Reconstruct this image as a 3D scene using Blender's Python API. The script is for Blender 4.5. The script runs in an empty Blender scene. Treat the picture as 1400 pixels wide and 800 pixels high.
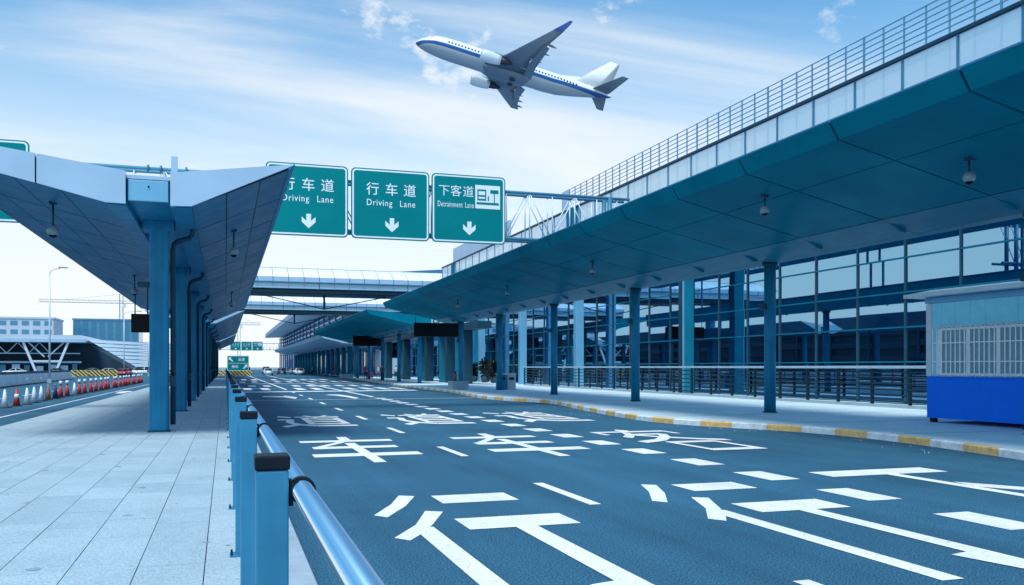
import bpy, bmesh, math, random
from mathutils import Vector, Matrix, Quaternion

random.seed(7)
R = math.radians
scene = bpy.context.scene
COL = scene.collection

# ------------------------------------------------------------------ camera
TH = R(18.1)
EYE = Vector((0.0, 0.0, 1.65))
cam_data = bpy.data.cameras.new('camera')
cam = bpy.data.objects.new('camera', cam_data)
COL.objects.link(cam)
cam.location = EYE
cam.rotation_euler = (R(90), 0, -TH)
cam_data.sensor_width = 36.0
cam_data.lens = 36.0 * 1200 / 1400
cam_data.shift_y = 102 / 1400
cam_data.clip_start = 0.05
cam_data.clip_end = 6000
scene.camera = cam

# ------------------------------------------------------------------ sky, sun, exposure
SUN_EL, SUN_AZ = R(60), R(210)          # azimuth clockwise from +Y: behind the camera
world = bpy.data.worlds.new('World')
scene.world = world
world.use_nodes = True
wn, wl = world.node_tree.nodes, world.node_tree.links
wn.clear()


def wnode(t, **kw):
    n = wn.new(t)
    for k, v in kw.items():
        setattr(n, k, v)
    return n


def wmath(op, a, b=None, clamp=False):
    n = wnode('ShaderNodeMath', operation=op, use_clamp=clamp)
    for i, v in enumerate((a, b)):
        if v is None:
            continue
        if isinstance(v, (int, float)):
            n.inputs[i].default_value = v
        else:
            wl.new(v, n.inputs[i])
    return n.outputs[0]


sky = wnode('ShaderNodeTexSky', sky_type='NISHITA')
sky.sun_disc = False
sky.sun_elevation = SUN_EL
sky.sun_rotation = SUN_AZ
sky.air_density = 1.0
sky.dust_density = 0.6
sky.ozone_density = 2.0
tc = wnode('ShaderNodeTexCoord')
sep = wnode('ShaderNodeSeparateXYZ')
wl.new(tc.outputs['Generated'], sep.inputs[0])
el = wmath('MAXIMUM', sep.outputs['Z'], 0.0)
tint = wnode('ShaderNodeMix', data_type='RGBA', blend_type='MULTIPLY')
tint.inputs['Factor'].default_value = 1.0
wl.new(sky.outputs[0], tint.inputs['A'])
tint.inputs['B'].default_value = (0.22, 0.80, 0.98, 1)
# pale haze low over the horizon
hz = wnode('ShaderNodeMapRange', interpolation_type='SMOOTHSTEP')
wl.new(el, hz.inputs['Value'])
hz.inputs['From Min'].default_value = 0.05
hz.inputs['From Max'].default_value = 0.425
hz.inputs['To Min'].default_value = 0.97
hz.inputs['To Max'].default_value = 0.06
# clouds: noise on a flat layer overhead
den = wmath('ADD', el, 0.16)
cx = wmath('DIVIDE', sep.outputs['X'], den)
cy = wmath('DIVIDE', sep.outputs['Y'], den)
comb = wnode('ShaderNodeCombineXYZ')
wl.new(cx, comb.inputs[0])
wl.new(cy, comb.inputs[1])
map1 = wnode('ShaderNodeMapping')
wl.new(comb.outputs[0], map1.inputs['Vector'])
map1.inputs['Location'].default_value = (1.4, -3.9, 0)
map1.inputs['Rotation'].default_value = (0, 0, R(28))
map1.inputs['Scale'].default_value = (0.55, 1.5, 1)
n1 = wnode('ShaderNodeTexNoise')
wl.new(map1.outputs[0], n1.inputs['Vector'])
n1.inputs['Scale'].default_value = 0.8
n1.inputs['Detail'].default_value = 8
n1.inputs['Roughness'].default_value = 0.55
n1.inputs['Distortion'].default_value = 0.4
c1 = wnode('ShaderNodeMapRange', interpolation_type='SMOOTHSTEP')
wl.new(n1.outputs[0], c1.inputs['Value'])
c1.inputs['From Min'].default_value = 0.43
c1.inputs['From Max'].default_value = 0.70
c1.inputs['To Max'].default_value = 0.85
map2 = wnode('ShaderNodeMapping')
wl.new(comb.outputs[0], map2.inputs['Vector'])
map2.inputs['Location'].default_value = (7.36, 1.30, 0)
map2.inputs['Scale'].default_value = (1.3, 1.9, 1)
n2 = wnode('ShaderNodeTexNoise')
wl.new(map2.outputs[0], n2.inputs['Vector'])
n2.inputs['Scale'].default_value = 1.6
n2.inputs['Detail'].default_value = 9
n2.inputs['Roughness'].default_value = 0.6
c2 = wnode('ShaderNodeMapRange', interpolation_type='SMOOTHSTEP')
wl.new(n2.outputs[0], c2.inputs['Value'])
c2.inputs['From Min'].default_value = 0.60
c2.inputs['From Max'].default_value = 0.74
c2.inputs['To Max'].default_value = 0.8
cl = wmath('MAXIMUM', c1.outputs[0], c2.outputs[0])
# a few separate small cumulus clouds: centre direction and angular size
n3 = wnode('ShaderNodeTexNoise')
map3 = wnode('ShaderNodeMapping')
wl.new(tc.outputs['Generated'], map3.inputs['Vector'])
map3.inputs['Scale'].default_value = (1, 1, 1.7)
wl.new(map3.outputs[0], n3.inputs['Vector'])
n3.inputs['Scale'].default_value = 22
n3.inputs['Detail'].default_value = 9
n3.inputs['Roughness'].default_value = 0.62
puff = None
for cdir, cr in (((0.1172, 0.9212, 0.3709), 0.03), ((0.1504, 0.915, 0.3742), 0.045), ((0.1848, 0.9129, 0.3639), 0.03), ((0.2087, 0.914, 0.3478), 0.035), ((0.2489, 0.9138, 0.3208), 0.06), ((0.3878, 0.841, 0.3772), 0.03), ((0.5786, 0.7377, 0.348), 0.02), ((0.218, 0.9195, 0.3272), 0.05)):
    vd = wnode('ShaderNodeVectorMath', operation='DISTANCE')
    wl.new(tc.outputs['Generated'], vd.inputs[0])
    vd.inputs[1].default_value = cdir
    near = wmath('SUBTRACT', 1.0, wmath('DIVIDE', vd.outputs['Value'], cr * 1.35), True)
    puff = near if puff is None else wmath('MAXIMUM', puff, near)
bias = wmath('MULTIPLY', wmath('POWER', puff, 0.6), 0.30)
c3 = wnode('ShaderNodeMapRange', interpolation_type='SMOOTHSTEP')
wl.new(wmath('ADD', n3.outputs[0], bias), c3.inputs['Value'])
c3.inputs['From Min'].default_value = 0.66
c3.inputs['From Max'].default_value = 0.98
c3.inputs['To Max'].default_value = 0.9
cl = wmath('MAXIMUM', cl, c3.outputs[0])
mixh = wnode('ShaderNodeMix', data_type='RGBA')
wl.new(hz.outputs[0], mixh.inputs['Factor'])
wl.new(tint.outputs['Result'], mixh.inputs['A'])
mixh.inputs['B'].default_value = (4.8, 5.02, 5.15, 1)
mixc = wnode('ShaderNodeMix', data_type='RGBA')
wl.new(cl, mixc.inputs['Factor'])
wl.new(mixh.outputs['Result'], mixc.inputs['A'])
mixc.inputs['B'].default_value = (4.72, 4.95, 5.1, 1)
bg = wnode('ShaderNodeBackground')
bg.inputs['Strength'].default_value = 0.10
wl.new(mixc.outputs['Result'], bg.inputs['Color'])
wout = wnode('ShaderNodeOutputWorld')
wl.new(bg.outputs[0], wout.inputs[0])

sun_data = bpy.data.lights.new('sun', 'SUN')
sun_data.energy = 1.5
sun_data.angle = R(18)
sun_data.color = (1.0, 1.0, 0.95)
sun = bpy.data.objects.new('sun', sun_data)
COL.objects.link(sun)
sd = Vector((math.sin(SUN_AZ) * math.cos(SUN_EL), math.cos(SUN_AZ) * math.cos(SUN_EL), math.sin(SUN_EL)))
sun.rotation_euler = sd.to_track_quat('Z', 'Y').to_euler()
sun.location = sd * 60

vs = scene.view_settings
vs.view_transform = 'Standard'
vs.look = 'None'
vs.gamma = 1.0
vs.exposure = 1.0
vs.use_curve_mapping = False
scene.cycles.max_bounces = 8
scene.cycles.glossy_bounces = 4
scene.cycles.transparent_max_bounces = 12
scene.cycles.sample_clamp_indirect = 6.0
scene.cycles.use_denoising = True

# ------------------------------------------------------------------ materials
MATS = {}


def mat(name, col, rough=0.6, metal=0.0, var=0.12, scale=3.0, bump=0.0, bscale=40.0, spec=0.5, coat=0.0, fine=0.0, fscale=300.0, stint=None, streak=0.0, tracks=0.0, chips=0.0):
    """Principled surface with blotchy wear (var), fine grain (fine) and relief (bump) in object space."""
    if name in MATS:
        return MATS[name]
    m = bpy.data.materials.new(name)
    m.use_nodes = True
    nt = m.node_tree
    b = nt.nodes['Principled BSDF']
    b.inputs['Roughness'].default_value = rough
    b.inputs['Metallic'].default_value = metal
    b.inputs['Specular IOR Level'].default_value = spec
    b.inputs['Coat Weight'].default_value = coat
    if stint:
        b.inputs['Specular Tint'].default_value = (*stint, 1)
    geo = nt.nodes.new('ShaderNodeNewGeometry')
    out = None

    def darken(prev, scl, amount, detail, half=0.2):
        n = nt.nodes.new('ShaderNodeTexNoise')
        n.inputs['Scale'].default_value = scl
        n.inputs['Detail'].default_value = detail
        n.inputs['Roughness'].default_value = 0.6
        nt.links.new(geo.outputs['Position'], n.inputs['Vector'])
        mr = nt.nodes.new('ShaderNodeMapRange')
        nt.links.new(n.outputs[0], mr.inputs['Value'])
        mr.inputs['From Min'].default_value = 0.5 - half
        mr.inputs['From Max'].default_value = 0.5 + half
        mr.inputs['To Min'].default_value = 1 - amount
        mr.inputs['To Max'].default_value = 1 + amount
        mx = nt.nodes.new('ShaderNodeMix')
        mx.data_type = 'RGBA'
        mx.blend_type = 'MULTIPLY'
        mx.inputs['Factor'].default_value = 1.0
        if prev is None:
            mx.inputs['A'].default_value = (*col, 1)
        else:
            nt.links.new(prev, mx.inputs['A'])
        nt.links.new(mr.outputs[0], mx.inputs['B'])
        return mx.outputs['Result']

    if var:
        out = darken(out, scale, var, 5)
    if fine:
        out = darken(out, fscale, fine, 2, 0.12)

    def times(prev, val):
        mx = nt.nodes.new('ShaderNodeMix')
        mx.data_type = 'RGBA'
        mx.blend_type = 'MULTIPLY'
        mx.inputs['Factor'].default_value = 1.0
        if prev is None:
            mx.inputs['A'].default_value = (*col, 1)
        else:
            nt.links.new(prev, mx.inputs['A'])
        nt.links.new(val, mx.inputs['B'])
        return mx.outputs['Result']

    def noise(scl, stretch, lo, hi, a, b_, detail=4):
        mp = nt.nodes.new('ShaderNodeMapping')
        mp.inputs['Scale'].default_value = stretch
        nt.links.new(geo.outputs['Position'], mp.inputs['Vector'])
        n = nt.nodes.new('ShaderNodeTexNoise')
        n.inputs['Scale'].default_value = scl
        n.inputs['Detail'].default_value = detail
        nt.links.new(mp.outputs[0], n.inputs['Vector'])
        mr = nt.nodes.new('ShaderNodeMapRange')
        nt.links.new(n.outputs[0], mr.inputs['Value'])
        for k, v in (('From Min', lo), ('From Max', hi), ('To Min', a), ('To Max', b_)):
            mr.inputs[k].default_value = v
        return mr.outputs[0]
    if streak:                       # rain streaks running down painted steel
        out = times(out, noise(9.0, (1, 1, 0.05), 0.35, 0.7, 1 + streak * 0.5, 1 - streak))
    if tracks:                       # polished and stained wheel paths along the lanes, oil spots
        out = times(out, noise(1.6, (1, 0.012, 1), 0.3, 0.7, 1 - tracks, 1 + tracks * 0.8, 3))
        out = times(out, noise(0.9, (1, 0.35, 1), 0.60, 0.72, 1.0, 1 - tracks * 0.9, 6))
    if chips:                        # worn, tyre-greyed patches in the road paint
        out = times(out, noise(26.0, (1, 0.6, 1), 0.60, 0.68, 1.0, 1 - chips, 6))
        out = times(out, noise(2.2, (1, 0.1, 1), 0.35, 0.72, 1.03, 1 - chips * 0.5, 5))
    if out is None:
        b.inputs['Base Color'].default_value = (*col, 1)
    else:
        nt.links.new(out, b.inputs['Base Color'])
    if var:
        n = nt.nodes.new('ShaderNodeTexNoise')
        n.inputs['Scale'].default_value = scale * 2.3
        n.inputs['Detail'].default_value = 4
        nt.links.new(geo.outputs['Position'], n.inputs['Vector'])
        mr = nt.nodes.new('ShaderNodeMapRange')
        nt.links.new(n.outputs[0], mr.inputs['Value'])
        mr.inputs['To Min'].default_value = max(0.02, rough - 0.12)
        mr.inputs['To Max'].default_value = min(1.0, rough + 0.12)
        nt.links.new(mr.outputs[0], b.inputs['Roughness'])
    if bump:
        n = nt.nodes.new('ShaderNodeTexNoise')
        n.inputs['Scale'].default_value = bscale
        n.inputs['Detail'].default_value = 3
        nt.links.new(geo.outputs['Position'], n.inputs['Vector'])
        bp = nt.nodes.new('ShaderNodeBump')
        bp.inputs['Strength'].default_value = bump
        bp.inputs['Distance'].default_value = 0.01
        nt.links.new(n.outputs[0], bp.inputs['Height'])
        nt.links.new(bp.outputs[0], b.inputs['Normal'])
    MATS[name] = m
    return m


def glass(name, tint_, gloss_col, refl, rough=0.02):
    """Architectural pane: mirror reflection over a tinted see-through."""
    m = bpy.data.materials.new(name)
    m.use_nodes = True
    nt = m.node_tree
    nt.nodes.clear()
    o = nt.nodes.new('ShaderNodeOutputMaterial')
    t = nt.nodes.new('ShaderNodeBsdfTransparent')
    t.inputs[0].default_value = (*tint_, 1)
    g = nt.nodes.new('ShaderNodeBsdfGlossy')
    g.inputs['Color'].default_value = (*gloss_col, 1)
    g.inputs['Roughness'].default_value = rough
    lw = nt.nodes.new('ShaderNodeLayerWeight')
    lw.inputs['Blend'].default_value = 0.35
    mr = nt.nodes.new('ShaderNodeMapRange')
    nt.links.new(lw.outputs['Fresnel'], mr.inputs['Value'])
    mr.inputs['To Min'].default_value = refl
    mr.inputs['To Max'].default_value = 1.0
    mx = nt.nodes.new('ShaderNodeMixShader')
    geo = nt.nodes.new('ShaderNodeNewGeometry')      # the mirror coating is on the outer face only
    inv = nt.nodes.new('ShaderNodeMath')
    inv.operation = 'SUBTRACT'
    inv.inputs[0].default_value = 1.0
    nt.links.new(geo.outputs['Backfacing'], inv.inputs[1])
    mul = nt.nodes.new('ShaderNodeMath')
    mul.operation = 'MULTIPLY'
    nt.links.new(mr.outputs[0], mul.inputs[0])
    nt.links.new(inv.outputs[0], mul.inputs[1])
    nt.links.new(mul.outputs[0], mx.inputs[0])
    nt.links.new(t.outputs[0], mx.inputs[1])
    nt.links.new(g.outputs[0], mx.inputs[2])
    nt.links.new(mx.outputs[0], o.inputs[0])
    MATS[name] = m
    return m


mat('asphalt', (0.033, 0.128, 0.21), 0.85, var=0.20, scale=0.22, fine=0.62, fscale=58, bump=0.5, bscale=85, spec=0.25, tracks=0.16)
mat('far_ground', (0.20, 0.27, 0.33), 0.9, var=0.15, scale=0.02)
mat('paving', (0.38, 0.49, 0.555), 0.75, var=0.07, scale=1.2, fine=0.20, fscale=62, bump=0.15, bscale=60)
mat('paving_b', (0.35, 0.46, 0.525), 0.75, var=0.08, scale=1.3, fine=0.20, fscale=62, bump=0.15, bscale=60)
mat('paving_c', (0.405, 0.515, 0.58), 0.75, var=0.07, scale=1.1, fine=0.20, fscale=62, bump=0.15, bscale=60)
mat('gum', (0.24, 0.33, 0.40), 0.8, var=0.2, scale=8)
mat('joint', (0.07, 0.11, 0.15), 0.95, var=0.2, scale=4)
mat('walk', (0.62, 0.78, 0.84), 0.8, var=0.10, scale=0.6, fine=0.12, fscale=30)
mat('kerb_grey', (0.42, 0.50, 0.57), 0.8, var=0.15, scale=3, fine=0.1)
mat('kerb_white', (0.72, 0.78, 0.8), 0.7, var=0.22, scale=5, fine=0.12, fscale=60)
mat('kerb_yellow', (0.78, 0.5, 0.2), 0.7, var=0.25, scale=5, fine=0.15, fscale=60)
mat('road_paint', (0.92, 0.92, 0.92), 0.65, var=0.08, scale=2.2, fine=0.12, fscale=60, chips=0.38)
mat('steel_blue', (0.008, 0.20, 0.365), 0.45, 0.0, var=0.14, scale=1.5, spec=0.2, streak=0.22)
mat('post_blue', (0.035, 0.225, 0.39), 0.42, 0.0, var=0.12, scale=5, spec=0.25, streak=0.15)
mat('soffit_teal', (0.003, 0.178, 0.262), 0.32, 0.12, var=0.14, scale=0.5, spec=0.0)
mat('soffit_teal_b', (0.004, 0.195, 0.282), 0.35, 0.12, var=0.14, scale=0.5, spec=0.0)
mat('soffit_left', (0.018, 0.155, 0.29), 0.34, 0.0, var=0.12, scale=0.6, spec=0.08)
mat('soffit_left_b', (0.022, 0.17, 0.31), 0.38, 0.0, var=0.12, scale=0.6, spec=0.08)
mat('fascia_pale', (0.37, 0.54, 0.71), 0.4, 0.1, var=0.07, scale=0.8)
mat('trim_dark', (0.004, 0.018, 0.035), 0.5, var=0.1)
mat('pale_steel', (0.42, 0.58, 0.70), 0.4, 0.2, var=0.1, scale=2)
mat('white_steel', (0.62, 0.72, 0.80), 0.4, 0.1, var=0.1, scale=2)
mat('mid_steel', (0.04, 0.20, 0.32), 0.4, 0.0, var=0.1, scale=2)
mat('dark_steel', (0.010, 0.055, 0.095), 0.45, 0.0, var=0.1, scale=2, spec=0.2)
mat('lattice_steel', (0.10, 0.30, 0.42), 0.4, 0.0, var=0.1, scale=2, spec=0.2)
mat('rail_dark', (0.006, 0.03, 0.05), 0.5, 0.0, var=0.1, scale=2, spec=0.2)
mat('column_teal', (0.008, 0.18, 0.28), 0.42, 0.0, var=0.12, scale=1.5, spec=0.08)
mat('column_blue', (0.010, 0.19, 0.33), 0.45, 0.0, var=0.14, scale=1.2, spec=0.2, fine=0.06, fscale=25, streak=0.22)
mat('column_pale', (0.16, 0.42, 0.62), 0.4, 0.1, var=0.08, scale=1.0)
mat('chrome', (0.78, 0.87, 0.92), 0.13, 1.0, var=0.0)
mat('black_plastic', (0.006, 0.012, 0.020), 0.5, var=0.15, scale=8, spec=0.15)
mat('dome_grey', (0.20, 0.30, 0.36), 0.3, var=0.1, scale=5)
mat('black_screen', (0.003, 0.007, 0.011), 0.3, var=0.0, spec=0.15)
mat('sign_green', (0.0, 0.215, 0.232), 0.7, 0.0, var=0.05, scale=0.6, spec=0.08)
mat('sign_white', (0.80, 0.88, 0.92), 0.5, var=0.04, scale=3)
mat('sign_back', (0.28, 0.40, 0.47), 0.5, 0.4, var=0.1)
mat('booth_blue', (0.001, 0.19, 0.92), 0.5, var=0.06, scale=2, spec=0.15)
mat('booth_white', (0.25, 0.74, 0.9), 0.45, var=0.08, scale=3)
mat('booth_roof', (0.62, 0.74, 0.79), 0.5, var=0.12, scale=4)
mat('blind', (0.26, 0.45, 0.54), 0.7, var=0.1, scale=6)
mat('bar_white', (0.97, 0.98, 0.97), 0.4, var=0.08, scale=6)
mat('concrete', (0.34, 0.43, 0.49), 0.85, var=0.18, scale=2.5, fine=0.1, fscale=40)
mat('concrete_pale', (0.9, 0.92, 0.94), 0.85, var=0.12, scale=0.8)
mat('plastic_grey', (0.36, 0.44, 0.49), 0.5, var=0.1, scale=4)
mat('cone_red', (0.62, 0.045, 0.04), 0.5, var=0.18, scale=6)
mat('cone_brown', (0.36, 0.13, 0.08), 0.6, var=0.2, scale=6)
mat('cone_white', (0.72, 0.78, 0.82), 0.5, var=0.12, scale=6)
mat('cone_dark', (0.03, 0.04, 0.07), 0.6, var=0.2, scale=6)
mat('rubber', (0.012, 0.014, 0.018), 0.8, var=0.1)
mat('hazard_yellow', (0.72, 0.50, 0.10), 0.6, var=0.15, scale=2)
mat('car_white', (0.74, 0.79, 0.83), 0.25, var=0.03, coat=0.5)
mat('car_dark', (0.04, 0.06, 0.09), 0.25, var=0.03, coat=0.5)
mat('car_silver', (0.36, 0.42, 0.47), 0.25, 0.4, var=0.03, coat=0.5)
mat('car_red', (0.45, 0.03, 0.05), 0.3, var=0.05, coat=0.4)
mat('car_glass', (0.01, 0.03, 0.05), 0.08, var=0.0)
mat('lamp_red', (0.5, 0.02, 0.02), 0.3, var=0)
mat('lamp_clear', (0.8, 0.85, 0.9), 0.15, var=0)
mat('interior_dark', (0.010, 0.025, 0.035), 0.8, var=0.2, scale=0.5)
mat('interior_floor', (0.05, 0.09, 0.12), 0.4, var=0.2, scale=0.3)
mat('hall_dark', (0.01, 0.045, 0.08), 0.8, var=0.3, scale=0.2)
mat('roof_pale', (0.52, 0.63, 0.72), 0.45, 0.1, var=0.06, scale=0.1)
mat('roof_blue', (0.04, 0.16, 0.36), 0.45, 0.1, var=0.06, scale=0.1)
mat('tower_glass', (0.07, 0.25, 0.42), 0.15, 0.3, var=0.1, scale=0.05)
mat('bridge_roof', (0.86, 0.92, 0.95), 0.35, 0.0, var=0.04, scale=0.3)
mat('bridge_wall', (0.45, 0.66, 0.76), 0.25, 0.0, var=0.05, scale=0.3)
mat('block_pale', (0.48, 0.58, 0.68), 0.7, var=0.05, scale=0.1)
mat('skin', (0.45, 0.28, 0.20), 0.6, var=0.05)
mat('hair', (0.012, 0.010, 0.010), 0.7, var=0)
mat('cloth_dark', (0.015, 0.02, 0.035), 0.9, var=0.1, scale=8)
mat('cloth_blue', (0.05, 0.10, 0.18), 0.9, var=0.1, scale=8)
mat('cloth_white', (0.6, 0.64, 0.68), 0.9, var=0.1, scale=8)
mat('cloth_pink', (0.55, 0.07, 0.16), 0.9, var=0.1, scale=8)
mat('leaf', (0.005, 0.018, 0.014), 0.5, var=0.35, scale=9)
mat('leaf_lime', (0.05, 0.09, 0.02), 0.5, var=0.35, scale=9)
mat('soil_pot', (0.03, 0.06, 0.08), 0.8, var=0.2, scale=5)
mat('wing_grey', (0.15, 0.2, 0.26), 0.45, 0.1, var=0.06, scale=0.5)
mat('nacelle', (0.62, 0.72, 0.78), 0.35, 0.0, var=0.05, scale=0.5)
mat('plane_white', (0.80, 0.84, 0.88), 0.35, 0.0, var=0.03, scale=0.3)
mat('plane_blue', (0.012, 0.08, 0.3), 0.3, 0.0, var=0.03, scale=0.3)
mat('fan_dark', (0.02, 0.03, 0.045), 0.5, 0.2, var=0.1)
mat('crane_steel', (0.30, 0.36, 0.40), 0.6, 0.1, var=0.1)
glass('curtain_glass', (0.20, 0.34, 0.40), (0.34, 0.64, 0.88), 0.66, 0.012)
mat('mullion', (0.02, 0.085, 0.13), 0.4, 0.1, var=0.1, scale=2)



def milky(name, col):
    """Milky laminated glass: mostly diffusing, a little clear, with a soft sheen."""
    m = bpy.data.materials.new(name)
    m.use_nodes = True
    nt = m.node_tree
    nt.nodes.clear()

    def node(t, c=None, r=None):
        n = nt.nodes.new(t)
        if c:
            n.inputs[0].default_value = (*c, 1)
        if r is not None:
            n.inputs['Roughness'].default_value = r
        return n

    def mix(f, a, b):
        n = nt.nodes.new('ShaderNodeMixShader')
        n.inputs[0].default_value = f
        nt.links.new(a.outputs[0], n.inputs[1])
        nt.links.new(b.outputs[0], n.inputs[2])
        return n
    body = mix(0.5, node('ShaderNodeBsdfDiffuse', col), node('ShaderNodeBsdfTranslucent', col))
    body = mix(0.55, body, node('ShaderNodeBsdfTransparent', (0.96, 0.99, 1.0)))
    body = mix(0.30, body, node('ShaderNodeBsdfGlossy', (0.9, 0.98, 1.0), 0.25))
    o = nt.nodes.new('ShaderNodeOutputMaterial')
    nt.links.new(body.outputs[0], o.inputs[0])
    MATS[name] = m


milky('rail_glass', (0.80, 0.95, 1.0))
glass('bridge_glass', (0.72, 0.84, 0.90), (0.85, 0.93, 0.98), 0.40, 0.05)


def stripe_mat():
    """Yellow and black slanting hazard stripes, printed flat on the barrier boards."""
    m = bpy.data.materials.new('hazard_stripes')
    m.use_nodes = True
    nt = m.node_tree
    b = nt.nodes['Principled BSDF']
    b.inputs['Roughness'].default_value = 0.6
    geo = nt.nodes.new('ShaderNodeTexCoord')
    sp = nt.nodes.new('ShaderNodeSeparateXYZ')
    nt.links.new(geo.outputs['Object'], sp.inputs[0])
    a = nt.nodes.new('ShaderNodeMath')
    a.operation = 'ADD'
    nt.links.new(sp.outputs['X'], a.inputs[0])
    nt.links.new(sp.outputs['Z'], a.inputs[1])
    f = nt.nodes.new('ShaderNodeMath')
    f.operation = 'PINGPONG'
    nt.links.new(a.outputs[0], f.inputs[0])
    f.inputs[1].default_value = 0.30
    g = nt.nodes.new('ShaderNodeMath')
    g.operation = 'GREATER_THAN'
    nt.links.new(f.outputs[0], g.inputs[0])
    g.inputs[1].default_value = 0.15
    mx = nt.nodes.new('ShaderNodeMix')
    mx.data_type = 'RGBA'
    nt.links.new(g.outputs[0], mx.inputs['Factor'])
    mx.inputs['A'].default_value = (0.03, 0.04, 0.05, 1)
    mx.inputs['B'].default_value = (0.75, 0.55, 0.14, 1)
    nt.links.new(mx.outputs['Result'], b.inputs['Base Color'])
    MATS['hazard_stripes'] = m


stripe_mat()


def fuselage_mat():
    """White upper hull, blue cheat line, greyer below it: colour set by height on the hull."""
    m = bpy.data.materials.new('hull_colour')
    m.use_nodes = True
    nt = m.node_tree
    b = nt.nodes['Principled BSDF']
    b.inputs['Roughness'].default_value = 0.3
    t = nt.nodes.new('ShaderNodeTexCoord')
    sp = nt.nodes.new('ShaderNodeSeparateXYZ')
    nt.links.new(t.outputs['Object'], sp.inputs[0])

    def mm(op, a, b_):
        n = nt.nodes.new('ShaderNodeMath')
        n.operation = op
        for i, v in enumerate((a, b_)):
            if isinstance(v, (int, float)):
                n.inputs[i].default_value = v
            else:
                nt.links.new(v, n.inputs[i])
        return n.outputs[0]
    # the line dips towards the nose and climbs towards the tail
    nose = mm('MAXIMUM', mm('ADD', sp.outputs['X'], 3.2), 0.0)
    dip = mm('MULTIPLY', mm('MULTIPLY', nose, nose), 0.075)
    tail = mm('MAXIMUM', mm('SUBTRACT', -26.0, sp.outputs['X']), 0.0)
    rise = mm('MULTIPLY', tail, 0.075)
    z = mm('SUBTRACT', mm('ADD', sp.outputs['Z'], dip), rise)
    band = mm('MULTIPLY', mm('GREATER_THAN', z, -0.62), mm('LESS_THAN', z, -0.02))
    light = mm('MULTIPLY', mm('GREATER_THAN', z, -0.10), mm('LESS_THAN', z, 0.12))
    belly = mm('LESS_THAN', z, -0.62)
    m1 = nt.nodes.new('ShaderNodeMix')
    m1.data_type = 'RGBA'
    nt.links.new(belly, m1.inputs['Factor'])
    m1.inputs['A'].default_value = (0.82, 0.85, 0.88, 1)
    m1.inputs['B'].default_value = (0.30, 0.37, 0.43, 1)
    m3 = nt.nodes.new('ShaderNodeMix')
    m3.data_type = 'RGBA'
    nt.links.new(light, m3.inputs['Factor'])
    nt.links.new(m1.outputs['Result'], m3.inputs['A'])
    m3.inputs['B'].default_value = (0.06, 0.28, 0.60, 1)
    m2 = nt.nodes.new('ShaderNodeMix')
    m2.data_type = 'RGBA'
    nt.links.new(band, m2.inputs['Factor'])
    nt.links.new(m3.outputs['Result'], m2.inputs['A'])
    m2.inputs['B'].default_value = (0.008, 0.065, 0.24, 1)
    nt.links.new(m2.outputs['Result'], b.inputs['Base Color'])
    MATS['hull_colour'] = m


fuselage_mat()

# ------------------------------------------------------------------ mesh helpers
W = {}            # world matrix of every object made here
CACHE = {}


def put(name, me, world_m, parent=None):
    o = bpy.data.objects.new(name, me)
    COL.objects.link(o)
    if parent is not None:
        o.parent = parent
        o.matrix_parent_inverse = W[parent.name].inverted()
    o.matrix_basis = world_m
    W[o.name] = world_m.copy()
    return o


def tag(o, label=None, cat=None, group=None, kind=None):
    for k, v in (('label', label), ('category', cat), ('group', group), ('kind', kind)):
        if v:
            o[k] = v
    return o


def empty(name, loc=(0, 0, 0), label=None, cat=None, group=None):
    o = put(name, None, Matrix.Translation(Vector(loc)))
    o.empty_display_size = 0.2
    return tag(o, label, cat, group)


def to_mesh(bm, name, m, smooth=False, normals=True):
    if normals:
        bmesh.ops.recalc_face_normals(bm, faces=bm.faces)
    me = bpy.data.meshes.new(name)
    bm.to_mesh(me)
    bm.free()
    me.materials.append(MATS[m])
    if smooth:
        for p in me.polygons:
            p.use_smooth = True
    return me


def raw(name, verts, faces, m, parent=None, smooth=False, normals=True, origin=None):
    org = Vector(origin) if origin is not None else Vector((0, 0, 0))
    me = bpy.data.meshes.new(name)
    me.from_pydata([tuple(Vector(v) - org) for v in verts], [], faces)
    me.materials.append(MATS[m])
    if normals:
        bm = bmesh.new()
        bm.from_mesh(me)
        bmesh.ops.recalc_face_normals(bm, faces=bm.faces)
        bm.to_mesh(me)
        bm.free()
    if smooth:
        for p in me.polygons:
            p.use_smooth = True
    return put(name, me, Matrix.Translation(org), parent)


def box(name, x0, x1, y0, y1, z0, z1, m, parent=None, bev=0.0, rotz=0.0):
    d = (round(abs(x1 - x0), 4), round(abs(y1 - y0), 4), round(abs(z1 - z0), 4))
    key = ('box', d, m, bev)
    if key not in CACHE:
        bm = bmesh.new()
        bmesh.ops.create_cube(bm, size=1.0)
        bmesh.ops.scale(bm, vec=d, verts=bm.verts)
        if bev:
            bmesh.ops.bevel(bm, geom=bm.edges[:], offset=bev, segments=2, affect='EDGES', profile=0.5)
        CACHE[key] = to_mesh(bm, name, m)
    c = Vector(((x0 + x1) / 2, (y0 + y1) / 2, (z0 + z1) / 2))
    return put(name, CACHE[key], Matrix.Translation(c) @ Matrix.Rotation(rotz, 4, 'Z'), parent)


def tube(name, p0, p1, r, m, parent=None, n=10, r2=None):
    p0, p1 = Vector(p0), Vector(p1)
    L = (p1 - p0).length
    key = ('tube', round(L, 3), r, r2, m, n)
    if key not in CACHE:
        bm = bmesh.new()
        bmesh.ops.create_cone(bm, cap_ends=True, segments=n, radius1=r, radius2=r if r2 is None else r2, depth=L)
        me = to_mesh(bm, name, m)
        for p in me.polygons:
            p.use_smooth = len(p.vertices) == 4
        CACHE[key] = me
    q = (p1 - p0).to_track_quat('Z', 'Y')
    return put(name, CACHE[key], Matrix.Translation((p0 + p1) / 2) @ q.to_matrix().to_4x4(), parent)


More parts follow.
